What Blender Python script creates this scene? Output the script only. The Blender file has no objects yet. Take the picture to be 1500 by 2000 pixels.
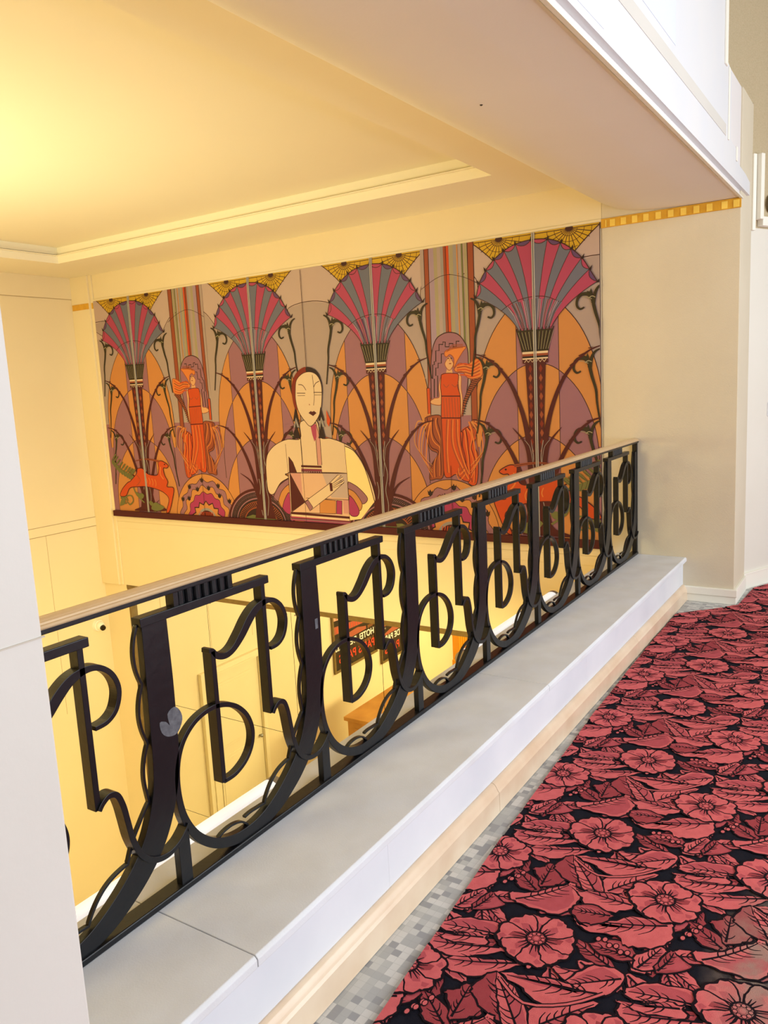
import bpy, bmesh, math, random
from mathutils import Vector, Matrix
sc = bpy.context.scene
C = sc.collection
random.seed(7)

# ------------------------------------------------------------------ camera
def basis(pitch, yaw, roll):
    f = Vector((math.cos(pitch)*math.cos(yaw), math.cos(pitch)*math.sin(yaw), math.sin(pitch)))
    r = f.cross(Vector((0, 0, 1))).normalized()
    d = f.cross(r)
    return (math.cos(roll)*r+math.sin(roll)*d, -math.sin(roll)*r+math.cos(roll)*d, f)
cr, cd, cf = basis(-0.1588261, 0.5784408, 0.0522563)
cam = bpy.data.cameras.new('camera')
camo = bpy.data.objects.new('camera', cam); C.objects.link(camo)
camo.matrix_world = Matrix(((cr.x, -cd.x, -cf.x, 0), (cr.y, -cd.y, -cf.y, 0), (cr.z, -cd.z, -cf.z, 1.6), (0, 0, 0, 1)))
cam.sensor_fit = 'VERTICAL'; cam.sensor_height = 24; cam.lens = 24*1549.2/2000
cam.clip_start = .05; cam.clip_end = 100
sc.camera = camo

# ------------------------------------------------------------------ colour, world, lights
def lin(h):
    o = []
    for i in (0, 2, 4):
        v = int(h[i:i+2], 16)/255
        o.append(v/12.92 if v <= .04045 else ((v+.055)/1.055)**2.4)
    return (*o, 1)
sc.view_settings.view_transform = 'Standard'; sc.view_settings.look = 'None'
sc.view_settings.gamma = 1; sc.view_settings.exposure = 0.0
sc.view_settings.use_curve_mapping = False
w = bpy.data.worlds.new('world'); sc.world = w; w.use_nodes = True
w.node_tree.nodes['Background'].inputs[0].default_value = (.9, .95, 1, 1)
w.node_tree.nodes['Background'].inputs[1].default_value = 0.6

def area(name, loc, target, sx, sy, power, col):
    l = bpy.data.lights.new(name, 'AREA'); l.shape = 'RECTANGLE'; l.size = sx; l.size_y = sy
    l.energy = power; l.color = col
    o = bpy.data.objects.new(name, l); C.objects.link(o); o.location = loc
    o.rotation_euler = (Vector(target)-Vector(loc)).to_track_quat('-Z', 'Y').to_euler()
    return o
DAY = (.90, .95, 1.0); WARM = (1, .71, .28); LOW = (1, .86, .40)
# daylight through the tall windows of the promenade side
area('window_daylight', (2.8, -3.2, 2.1), (2.6, 1, 1.5), 6.0, 3.4, 330, DAY)
# warm uplight washing the coffered ceiling of the stairwell
LU = area('ceiling_uplight', (1.75, 5.2, 1.1), (3.0, 4.5, 3.0), 1.3, 1.3, 64, (1, .97, .60))
LS = area('stairwell_lamp', (-.4, 5.8, 2.6), (5.4, 6.0, .2), 2.2, 1.2, 60, WARM)
# lamps of the lower hall, under the promenade slab
L1 = area('hall_lamp', (1.4, .8, -.62), (1.6, 6.5, -3.0), 5.0, 1.0, 540, LOW)
L2 = area('hall_lamp', (-2.0, 4.2, -.8), (-2.0, 6.4, -4.2), 2.0, 2.0, 170, LOW)

# ------------------------------------------------------------------ materials
MATS = {}
def mat(name, col, rough=.6, metal=0, spec=.5, noise=None, bump=None, coat=0):
    """noise=(scale, amount, colour2) tints by a procedural noise; bump=(scale, strength)"""
    if name in MATS: return MATS[name]
    m = bpy.data.materials.new(name); m.use_nodes = True
    nt = m.node_tree; b = nt.nodes['Principled BSDF']
    c = lin(col) if isinstance(col, str) else col
    b.inputs['Base Color'].default_value = c
    b.inputs['Roughness'].default_value = rough; b.inputs['Metallic'].default_value = metal
    b.inputs['Specular IOR Level'].default_value = spec
    if coat: b.inputs['Coat Weight'].default_value = coat
    tc = nt.nodes.new('ShaderNodeTexCoord')
    if noise:
        n = nt.nodes.new('ShaderNodeTexNoise'); n.inputs['Scale'].default_value = noise[0]; n.inputs['Detail'].default_value = 6
        nt.links.new(tc.outputs['Object'], n.inputs['Vector'])
        r = nt.nodes.new('ShaderNodeMapRange'); r.inputs[1].default_value = .35; r.inputs[2].default_value = .7
        r.inputs[3].default_value = 0; r.inputs[4].default_value = noise[1]
        nt.links.new(n.outputs['Fac'], r.inputs[0])
        mx = nt.nodes.new('ShaderNodeMixRGB'); mx.inputs[1].default_value = c
        mx.inputs[2].default_value = lin(noise[2]); nt.links.new(r.outputs[0], mx.inputs[0])
        nt.links.new(mx.outputs[0], b.inputs['Base Color'])
    if bump:
        n2 = nt.nodes.new('ShaderNodeTexNoise'); n2.inputs['Scale'].default_value = bump[0]; n2.inputs['Detail'].default_value = 4
        nt.links.new(tc.outputs['Object'], n2.inputs['Vector'])
        bp = nt.nodes.new('ShaderNodeBump'); bp.inputs['Strength'].default_value = bump[1]; bp.inputs['Distance'].default_value = .01
        nt.links.new(n2.outputs['Fac'], bp.inputs['Height']); nt.links.new(bp.outputs[0], b.inputs['Normal'])
    MATS[name] = m; return m

cream = mat('cream_paint', 'E6D7B3', .75, noise=(1.2, .25, 'DCC99E'), bump=(60, .05))
creamR = mat('cream_render', 'D3C8B0', .85, noise=(2.5, .3, 'C6B99E'), bump=(140, .12))
creamwhite = mat('ivory_paint', 'DEDACD', .7, noise=(3, .25, 'D5CFBF'), bump=(80, .06))
ceilpaint = mat('ceiling_paint', 'F1EAD3', .8, noise=(.8, .2, 'EBE0C4'))
beampaint = mat('beam_paint', 'DEDAD8', .8, noise=(1.5, .25, 'D3CDC8'), bump=(90, .04))
whitepaint = mat('white_marble_paint', 'DCDCDC', .5, noise=(2.2, .5, 'D2D6DE'))
tansand = mat('tan_sand_render', 'BDAC8B', .95, noise=(120, .5, 'A89672'), bump=(160, .35))
trimmat = mat('trim_paint', 'EFEBDD', .55)
gold = mat('gold_leaf', 'D9A52E', .45, noise=(14, .6, 'B98519'))
goldlight = mat('pale_gold_leaf', 'F0CE5E', .4, noise=(14, .4, 'DDB23C'))
iron = mat('black_iron', '04070D', .34, metal=.0, spec=.42, noise=(25, .5, '0C0F15'), bump=(35, .08))
ironworn = mat('worn_iron', '4A4A50', .8, noise=(60, .5, '77777C'))
handwood = mat('handrail_brass', 'CDB089', .3, metal=.15, noise=(30, .3, 'B99A70'), coat=.3)
stonetop = mat('grey_limestone', 'DADDE2', .6, noise=(7, .5, 'C9C9C8'), bump=(220, .06))
marble = mat('white_marble', 'DFE2E7', .4, noise=(2.6, .7, 'CDD2DA'))
beigemarble = mat('beige_marble', 'E2CDB2', .28, noise=(5, .8, 'CFB091'))
tube = mat('white_tube', 'F4F4F4', .25)
tube.node_tree.nodes['Principled BSDF'].inputs['Emission Color'].default_value = (.93, .95, 1, 1)
tube.node_tree.nodes['Principled BSDF'].inputs['Emission Strength'].default_value = .55
steel = mat('tube_cap', '9C9C9C', .35, metal=.8)
olive = mat('olive_frame_and_shade', '7B6334', .5, noise=(20, .5, '5C4722'))
wood = mat('honey_wood', 'CC9448', .4, noise=(3, .7, 'A66F2C'))
doorpaint = mat('door_paint', 'E9DDBB', .45, noise=(3, .2, 'E0D0A6'))
redcloth = mat('red_cloth', '8F0A08', .9, noise=(9, .5, '6A0404'))
orangewood = mat('orange_pilaster', 'DE9418', .5)
lensblack = mat('lens_black', '120C0A', .12)
lowfloor = mat('lower_floor', 'C9A877', .35, noise=(2, .5, 'B08B58'))
darkgap = mat('dark_gap', '3A3122', .8)
mirror = mat('mirror_glass', (.93, .94, .92, 1), .0, metal=1)
groove = mat('groove_shadow_gap', 'B6A177', .8)
glass = mat('window_glass', 'F2F6FF', .1)

# ------------------------------------------------------------------ mesh helpers
def empty(name, loc=(0, 0, 0)):
    o = bpy.data.objects.new(name, None); C.objects.link(o); o.location = loc; o.empty_display_size = .1
    return o
def put(name, v, f, mats, parent=None, idx=None, smooth=False, bevel=0, seg=2):
    me = bpy.data.meshes.new(name); me.from_pydata([tuple(p) for p in v], [], f)
    for m in (mats if isinstance(mats, (list, tuple)) else [mats]): me.materials.append(m)
    if idx: me.polygons.foreach_set('material_index', idx)
    if smooth: me.polygons.foreach_set('use_smooth', [True]*len(f))
    me.validate(); me.update()
    o = bpy.data.objects.new(name, me); C.objects.link(o)
    if parent: o.parent = parent
    if bevel:
        b = o.modifiers.new('bevel', 'BEVEL'); b.width = bevel; b.segments = seg; b.limit_method = 'ANGLE'; b.angle_limit = .7
    return o
class MB:
    def __init__(s): s.v = []; s.f = []; s.i = []
    def box(s, x0, x1, y0, y1, z0, z1, m=0):
        n = len(s.v)
        s.v += [(x, y, z) for x in (x0, x1) for y in (y0, y1) for z in (z0, z1)]
        for q in ((0, 1, 3, 2), (4, 6, 7, 5), (0, 4, 5, 1), (2, 3, 7, 6), (0, 2, 6, 4), (1, 5, 7, 3)):
            s.f.append([n+k for k in q]); s.i.append(m)
        return s
    def prism(s, prof, a0, a1, axis='x', m=0):
        """prof: list of 2D points; axis x -> (y,z) profile, y -> (x,z), z -> (x,y)"""
        n = len(s.v); k = len(prof)
        for a in (a0, a1):
            for p in prof:
                s.v.append({'x': (a, p[0], p[1]), 'y': (p[0], a, p[1]), 'z': (p[0], p[1], a)}[axis])
        s.f.append(list(range(n, n+k))[::-1]); s.f.append(list(range(n+k, n+2*k))); s.i += [m, m]
        for j in range(k):
            s.f.append([n+j, n+(j+1) % k, n+k+(j+1) % k, n+k+j]); s.i.append(m)
        return s
    def cyl(s, a, b, r, n=20, r2=None, m=0):
        a = Vector(a); b = Vector(b); d = (b-a).normalized(); r2 = r if r2 is None else r2
        u = d.orthogonal().normalized(); w_ = d.cross(u); k = len(s.v)
        for c_, rr in ((a, r), (b, r2)):
            for j in range(n):
                t = 2*math.pi*j/n; s.v.append(tuple(c_+rr*(math.cos(t)*u+math.sin(t)*w_)))
        for j in range(n): s.f.append([k+j, k+(j+1) % n, k+n+(j+1) % n, k+n+j]); s.i.append(m)
        s.f.append([k+j for j in range(n)][::-1]); s.f.append([k+n+j for j in range(n)]); s.i += [m, m]
        return s
    def ball(s, c, r, nu=16, nv=10, m=0):
        k = len(s.v)
        for i in range(nv+1):
            th = math.pi*i/nv
            for j in range(nu):
                ph = 2*math.pi*j/nu
                s.v.append((c[0]+r*math.sin(th)*math.cos(ph), c[1]+r*math.sin(th)*math.sin(ph), c[2]+r*math.cos(th)))
        for i in range(nv):
            for j in range(nu):
                s.f.append([k+i*nu+j, k+i*nu+(j+1) % nu, k+(i+1)*nu+(j+1) % nu, k+(i+1)*nu+j]); s.i.append(m)
        return s
    def build(s, name, mats, parent=None, **kw):
        return put(name, s.v, s.f, mats, parent, idx=s.i, **kw)
def fixn(o):
    bm = bmesh.new(); bm.from_mesh(o.data); bmesh.ops.recalc_face_normals(bm, faces=bm.faces); bm.to_mesh(o.data); bm.free(); return o
def struct(o): o['kind'] = 'structure'; return o
def tag(o, label, cat, group=None):
    o['label'] = label; o['category'] = cat
    if group: o['group'] = group
    return o
def catmull(p, closed=False, n=6):
    if len(p) < 3: return list(p)
    out = []; k = len(p); rng = range(k if closed else k-1)
    for i in rng:
        if closed: a, b, c_, d = p[i-1], p[i], p[(i+1) % k], p[(i+2) % k]
        else: a, b, c_, d = p[max(i-1, 0)], p[i], p[i+1], p[min(i+2, k-1)]
        for j in range(n):
            t = j/n
            out.append(tuple(.5*(2*b[q]+(c_[q]-a[q])*t+(2*a[q]-5*b[q]+4*c_[q]-d[q])*t*t+(3*b[q]-a[q]-3*c_[q]+d[q])*t**3) for q in range(len(b))))
    if not closed: out.append(tuple(p[-1]))
    return out

XW = 5.66                      # plane of the mural wall and of the pillar face
LF = -4.3                      # lower hall floor
# ------------------------------------------------------------------ the setting
mos = bpy.data.materials.new('mosaic_tiles'); mos.use_nodes = True
def build_mosaic(m):
    nt = m.node_tree; N = nt.nodes.new; L = nt.links.new; b = nt.nodes['Principled BSDF']; b.inputs['Roughness'].default_value = .55
    tc = N('ShaderNodeTexCoord')
    def cell(sx, sy, ox):
        a = N('ShaderNodeVectorMath'); a.operation = 'ADD'; a.inputs[1].default_value = (ox, ox*.7, 0); L(tc.outputs['Object'], a.inputs[0])
        d = N('ShaderNodeVectorMath'); d.operation = 'DIVIDE'; d.inputs[1].default_value = (sx, sy, 1); L(a.outputs[0], d.inputs[0])
        f = N('ShaderNodeVectorMath'); f.operation = 'FLOOR'; L(d.outputs[0], f.inputs[0])
        wn = N('ShaderNodeTexWhiteNoise'); L(f.outputs[0], wn.inputs['Vector']); return wn.outputs['Value'], d
    v1, d1 = cell(.05, .025, 0); v2, d2 = cell(.025, .025, .0)
    v3, d3 = cell(.025, .05, .0)
    g = N('ShaderNodeMath'); g.operation = 'GREATER_THAN'; g.inputs[1].default_value = .5; L(v3, g.inputs[0])
    mixv = N('ShaderNodeMix'); L(g.outputs[0], mixv.inputs[0]); L(v1, mixv.inputs[2]); L(v3, mixv.inputs[3])
    r = N('ShaderNodeValToRGB'); L(mixv.outputs[0], r.inputs[0]); r.color_ramp.interpolation = 'CONSTANT'
    e = r.color_ramp.elements; e[0].color = lin('B4B5B2'); e[1].position = .35; e[1].color = lin('C2C2BE')
    for p_, c_ in ((.6, 'ABACAB'), (.8, 'CDCCC8')): q = e.new(p_); q.color = lin(c_)
    k = N('ShaderNodeMath'); k.operation = 'GREATER_THAN'; k.inputs[1].default_value = .84; L(v2, k.inputs[0])
    mx = N('ShaderNodeMixRGB'); mx.inputs[2].default_value = lin('97989A'); L(k.outputs[0], mx.inputs[0]); L(r.outputs[0], mx.inputs[1])
    fr = N('ShaderNodeVectorMath'); fr.operation = 'FRACTION'; L(d2.outputs[0], fr.inputs[0])
    sp = N('ShaderNodeSeparateXYZ'); L(fr.outputs[0], sp.inputs[0])
    mn = N('ShaderNodeMath'); mn.operation = 'MINIMUM'; L(sp.outputs[0], mn.inputs[0]); L(sp.outputs[1], mn.inputs[1])
    lt = N('ShaderNodeMath'); lt.operation = 'LESS_THAN'; lt.inputs[1].default_value = .05; L(mn.outputs[0], lt.inputs[0])
    ml = N('ShaderNodeMath'); ml.operation = 'MULTIPLY'; ml.inputs[1].default_value = .45; L(lt.outputs[0], ml.inputs[0])
    m2 = N('ShaderNodeMixRGB'); m2.inputs[2].default_value = lin('9C9D9B'); L(ml.outputs[0], m2.inputs[0]); L(mx.outputs[0], m2.inputs[1])
    L(m2.outputs[0], b.inputs['Base Color'])
build_mosaic(mos)
struct(MB().box(-4.6, 8.6, -3.3, 1.3, -.02, 0).build('floor', mos))
struct(MB().box(-4.6, 8.6, -3.3, 1.66, -.45, -.02).build('trim_slab', creamwhite))     # slab edge of the promenade
struct(MB().box(-4.6, 8.6, -3.3, 7.9, LF-.1, LF).build('floor_lower_hall', lowfloor))
# mural wall: upper part hangs over the mirrored lower part
mw = MB().box(XW, XW+.3, 1.7805, 7.9, -.46, 3.3)
struct(mw.build('wall_mural', cream))
struct(MB().box(XW, XW+.42, .889, 1.78, -.02, 3.3).build('wall_pillar_right', creamR, bevel=.004))
struct(MB().box(XW+.06, XW+.3, -3.3, 7.9, LF, -.46).build('wall_lower_end', darkgap))
struct(MB().box(XW-.0, XW+.06, 7.18, 7.9, LF, -.46).build('trim_lower_corner', cream))
struct(MB().box(XW-.006, XW+.05, 1.78, 7.18, -.505, -.4605).box(XW+.0, XW+.05, 7.158, 7.18, LF, -.505).build('trim_mirror_shade_strip', olive))  # olive colour stands in for the shaded wall underside reflected at the mirror edge
# left wall of the stairwell, with its moulded band and seams
lw = MB().box(-4.6, XW+.3, 7.56, 7.8, LF, 3.3)
struct(lw.build('wall_left', cream))
t = MB().box(-4.6, XW-.0, 7.553, 7.56, .205, .300).box(-4.6, XW, 7.548, 7.56, 2.68, 2.90)
struct(t.build('trim_left_band', cream, bevel=.002))
t = MB()
for x_ in (4.99, 4.2, 3.4): t.box(x_-.002, x_+.002, 7.5585, 7.5605, -1.8, .2)
for z_ in (.203, .302, 2.678): t.box(-4.6, XW, 7.551, 7.5605, z_-.003, z_+.001)
struct(t.build('trim_left_seams', groove))
# pilaster at the far left corner of the mural wall
t = MB().box(XW-.035, XW, 7.27, 7.56, -.46, 2.9).box(XW-.015, XW, 7.225, 7.27, -.46, 2.9)
struct(t.build('trim_corner_pilaster', cream, bevel=.003))
t = MB().box(XW-.008, XW, 1.79, 7.225, .268, .33).box(XW-.004, XW, 1.79, 7.225, .19, .262)
struct(t.build('trim_below_mural', cream, bevel=.002))
t = MB().box(XW-.012, XW, 1.78, 7.225, 2.63, 2.65)
struct(t.build('trim_above_mural', cream, bevel=.002))
struct(MB().box(-4.6, -4.4, -3.3, 7.9, LF, 6).build('wall_back', cream))
# ceiling of the stairwell with a two-step recessed tray
tx0, tx1, ty0, ty1 = -3.2, 4.965, 2.275, 6.80
c_ = MB()
def frame(x0, x1, y0, y1, X0, X1, Y0, Y1, z0, z1):
    c_.box(X0, X1, Y0, y0, z0, z1).box(X0, X1, y1, Y1, z0, z1).box(X0, x0, y0, y1, z0, z1).box(x1, X1, y0, y1, z0, z1)
frame(tx0, tx1, ty0, ty1, -4.6, XW+.01, 1.9, 7.6, 2.9, 2.965)
frame(tx0+.03, tx1-.03, ty0+.03, ty1-.03, -4.6, XW+.01, 1.9, 7.6, 2.9651, 2.972)
frame(tx0-.045, tx1+.045, ty0-.045, ty1+.045, -4.6, XW+.01, 1.9, 7.6, 2.9721, 2.982)
frame(tx0-.0, tx1+.0, ty0-.0, ty1+.0, -4.6, XW+.01, 1.9, 7.6, 2.9821, 3.045)
c_.box(-4.6, XW+.01, 1.9, 7.6, 3.045, 3.3)
struct(c_.build('ceiling', ceilpaint))
# beam between stairwell and promenade
prof = [(.90, 2.65)]+catmull([(1.10, 2.65), (1.16, 2.65), (1.35, 2.655), (1.50, 2.665), (1.64, 2.692), (1.76, 2.745), (1.88, 2.82), (2.0, 2.905)], n=6)+[(2.0, 3.3), (.90, 3.3)]
o = fixn(MB().prism(prof, -4.6, XW).build('ceiling_beam', beampaint)); struct(o)
for p_ in o.data.polygons: p_.use_smooth = True
o.data.set_sharp_from_angle(angle=.5)
struct(MB().ball((3.02, 1.42, 2.6605), .007, 10, 6).build('trim_beam_mark', darkgap))
t = MB().box(-4.6, XW-.7, .902, .908, 2.646, 2.65).box(-4.6, XW+.02, .880, .896, 2.642, 2.652)
struct(t.build('trim_soffit_beads', creamwhite))
# promenade fascia, its far end stepped like a ziggurat
fas = [(-4.6, 2.69), (5.87, 2.69), (5.87, 2.77), (5.70, 2.79), (5.42, 2.80), (5.42, 2.86), (5.16, 2.88), (5.16, 3.24), (5.04, 3.26), (5.04, 5.4), (-4.6, 5.4)]
o = fixn(MB().prism(fas, .872, 1.0, axis='y').build('wall_fascia', whitepaint)); struct(o)
t = MB().box(4.93, 4.99, .862, .872, 3.22, 5.4).box(5.06, 5.09, .866, .872, 2.86, 3.24).box(5.33, 5.37, .866, .872, 2.80, 2.88)
struct(t.build('trim_fascia_steps', trimmat, bevel=.002))
bluew = mat('blue_white_panel', 'D9DEEA', .5, noise=(2, .4, 'CCD3E2')); greyw = mat('warm_grey_band', 'D0CCC4', .6, noise=(3, .3, 'C8C4BA'))
t = MB().box(1.0, 2.812, .8705, .872, 2.72, 3.6, 0).box(2.816, 3.81, .870, .872, 2.97, 5, 0).box(2.0, 5.0, .8695, .872, 2.865, 2.925, 1)
struct(t.build('trim_fascia_panels', [bluew, greyw]))
# far wall of the promenade, turning away to the right
far = [(XW+.40, .900), (8.5, -.22), (8.6, -3.3), (8.9, -3.3), (8.9, 1.6), (XW+.40, 1.6)]
fixn(struct(MB().prism(far, -.02, 2.52, axis='z').build('wall_far', creamwhite)))
fixn(struct(MB().prism([(6.08, .892), (8.5, -.25), (8.6, -3.3), (8.9, -3.3), (8.9, 2.4), (6.08, 2.4)], 2.52, 3.31, axis='z').prism([(5.3, 1.262), (8.5, -.25), (8.6, -3.3), (8.9, -3.3), (8.9, 2.4), (5.3, 2.4)], 3.31, 5.4, axis='z').build('wall_far_upper', tansand)))
def along(p0, p1, off, h0, h1, mb, m=0):
    d = Vector((p1[0]-p0[0], p1[1]-p0[1])); n = Vector((d.y, -d.x)).normalized()
    if n.y > 0: n = -n
    mb.prism([p0, p1, (p1[0]+n.x*off, p1[1]+n.y*off), (p0[0]+n.x*off, p0[1]+n.y*off)], h0, h1, axis='z', m=m)
    return mb
bb = MB(); along(far[0], far[1], .012, 0, .11, bb); bb.box(XW, XW+.40, .872, .889, 0, .105)
along(far[0], far[1], .018, .108, .122, bb)
fixn(struct(bb.build('baseboard_right', trimmat, bevel=.002)))
bb = MB().box(XW-.022, XW, .872, 1.24, 0, .055).box(XW-.03, XW, .866, 1.24, .055, .105)
struct(bb.build('baseboard_pillar', trimmat, bevel=.003))
t = MB(); along((6.105, .878), (6.14, .862), .05, 2.57, 2.99, t); along((6.14, .862), (6.44, .722), .045, 2.53, 2.59, t); along((6.07, .895), (6.10, .88), .02, 2.50, 2.99, t)
fixn(struct(t.build('trim_far_cornice', trimmat, bevel=.004)))
# near left pillar
struct(MB().box(-4.6, .566, .889, 1.80, 0, 2.66).build('wall_pillar_left', mat('pillar_paint', 'CECAC3', .6, noise=(2.5, .4, 'C5C0B7'), bump=(50, .05)), bevel=.004))
t = MB().box(-4.6, .568, .8875, .8892, .392, .3955).box(-4.6, .568, .8875, .8892, 1.31, 1.312)
struct(t.build('trim_pillar_seams', mat('seam_paint', 'BDB4A6', .8)))
# promenade window wall and ceiling behind and above the viewer
t = MB()
for x0_, x1_ in ((-4.6, -1.2), (6.4, 8.6)): t.box(x0_, x1_, -3.5, -3.3, 0, 5.4)
t.box(-1.2, 6.4, -3.5, -3.3, 0, .5).box(-1.2, 6.4, -3.5, -3.3, 4.6, 5.4)
struct(t.build('wall_windows', creamwhite))
wn = empty('window_1', (2.6, -3.4, .5)); struct(wn)
t = MB()
for k in range(7): t.box(-3.8+k*1.25-.03, -3.8+k*1.25+.03, -.04, .04, 0, 4.1)
for z_ in (0, 2.0, 4.04): t.box(-3.8, 3.8, -.04, .04, z_, z_+.06)
t.build('window_frame', trimmat, wn, bevel=.004)
struct(MB().box(-4.6, 8.9, -3.5, 1.9, 5.4, 5.6).build('ceiling_promenade', creamwhite))
struct(MB().box(8.6, 8.9, -3.3, 1.6, LF, 0).build('wall_lower_east', cream))
struct(MB().box(-4.6, 8.9, -3.5, -3.3, LF, 0).build('wall_lower_promenade', cream))

# added out-of-view housings and rods, so the area lights look like fixtures
def housing(l, name):
    a, b = l.data.size/2+.04, l.data.size_y/2+.04
    o = MB().box(-a, a, -b, b, .012, .07).box(-a, -a+.03, -b, b, -.02, .012).box(a-.03, a, -b, b, -.02, .012).box(-a, a, -b, -b+.03, -.02, .012).box(-a, a, b-.03, b, -.02, .012).build(name, trimmat)
    o.location = l.location; o.rotation_euler = l.rotation_euler; struct(o)
for l_, n_ in ((LU, 'trim_added_uplight_tray'), (LS, 'trim_added_stairwell_box'), (L1, 'trim_added_hall_box'), (L2, 'trim_added_hall_box')): housing(l_, n_)
for x_, y_ in ((2.1, 5.6), (1.3, 5.1)): struct(MB().cyl((x_, y_, 1.05), (x_, y_, 3.05), .012, 10).build('trim_added_uplight_rod', trimmat))

# ------------------------------------------------------------------ low stone parapet carrying the balustrade
par = tag(empty('stone_parapet', (0, 1.4, 0)), 'long low parapet of grey stone coping over white marble with beige moulded base', 'parapet')
def pchild(mb, name, m, **k):
    o = mb.build(name, m, par, **k); o.location = (0, -1.4, 0); return fixn(o)
m_ = MB()
for a, b in ((.566, 1.198), (1.2005, 3.05), (3.0525, 4.7), (4.7025, XW)):
    m_.prism([(1.198, .277), (1.198, .297), (1.206, .305), (1.685, .305), (1.685, .272), (1.21, .272), (1.203, .273)], a, b)
pchild(m_, 'coping', stonetop, bevel=.002)['label'] = 'grey limestone coping slabs'
m_ = MB()
for a, b in ((.566, 1.796), (1.7965, 3.6), (3.6005, XW)): m_.box(a, b, 1.222, 1.66, .09, .272)
pchild(m_, 'facing', marble)['label'] = 'white marble facing'
m_ = MB()
bp = catmull([(1.222, .112), (1.216, .113), (1.206, .108), (1.199, .098), (1.194, .088)], n=4)+[(1.188, .08), (1.187, .002), (1.3, .002), (1.3, .112)]
for a, b in ((.566, 2.503), (2.505, 4.4), (4.402, XW-.02)): m_.prism(bp, a, b)
pchild(m_, 'base_moulding', beigemarble, bevel=.0015)['label'] = 'beige polished marble base moulding'
m_ = MB().box(.566, XW, 1.66, 1.68, -.45, .27)
pchild(m_, 'back_facing', cream)

# ------------------------------------------------------------------ wrought iron balustrade
bal = tag(empty('balustrade', (0, 1.55, .305)), 'black wrought iron balustrade of repeated scroll bays under a beige handrail', 'balustrade')
Y0 = 1.535
def bchild(o):
    o.parent = bal; o.location = (0, -1.55, -.305); return o
def ribbon(pts, y0, y1, mb=None):
    """pts (u,z,width): flat bar bent in the plane of the balustrade"""
    mb = mb or MB(); n = len(pts); k = len(mb.v)
    for i, (u, z, w_) in enumerate(pts):
        a = pts[max(i-1, 0)]; b = pts[min(i+1, n-1)]
        dx, dz = b[0]-a[0], b[1]-a[1]; L_ = math.hypot(dx, dz) or 1; nx, nz = -dz/L_*w_/2, dx/L_*w_/2
        mb.v += [(u+nx, y0, z+nz), (u-nx, y0, z-nz), (u-nx, y1, z-nz), (u+nx, y1, z+nz)]
    for i in range(n-1):
        for j in range(4):
            q = k+i*4; mb.f.append([q+j, q+(j+1) % 4, q+4+(j+1) % 4, q+4+j]); mb.i.append(0)
    mb.f.append([k, k+3, k+2, k+1]); q = k+(n-1)*4; mb.f.append([q, q+1, q+2, q+3]); mb.i += [0, 0]
    return mb
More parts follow.
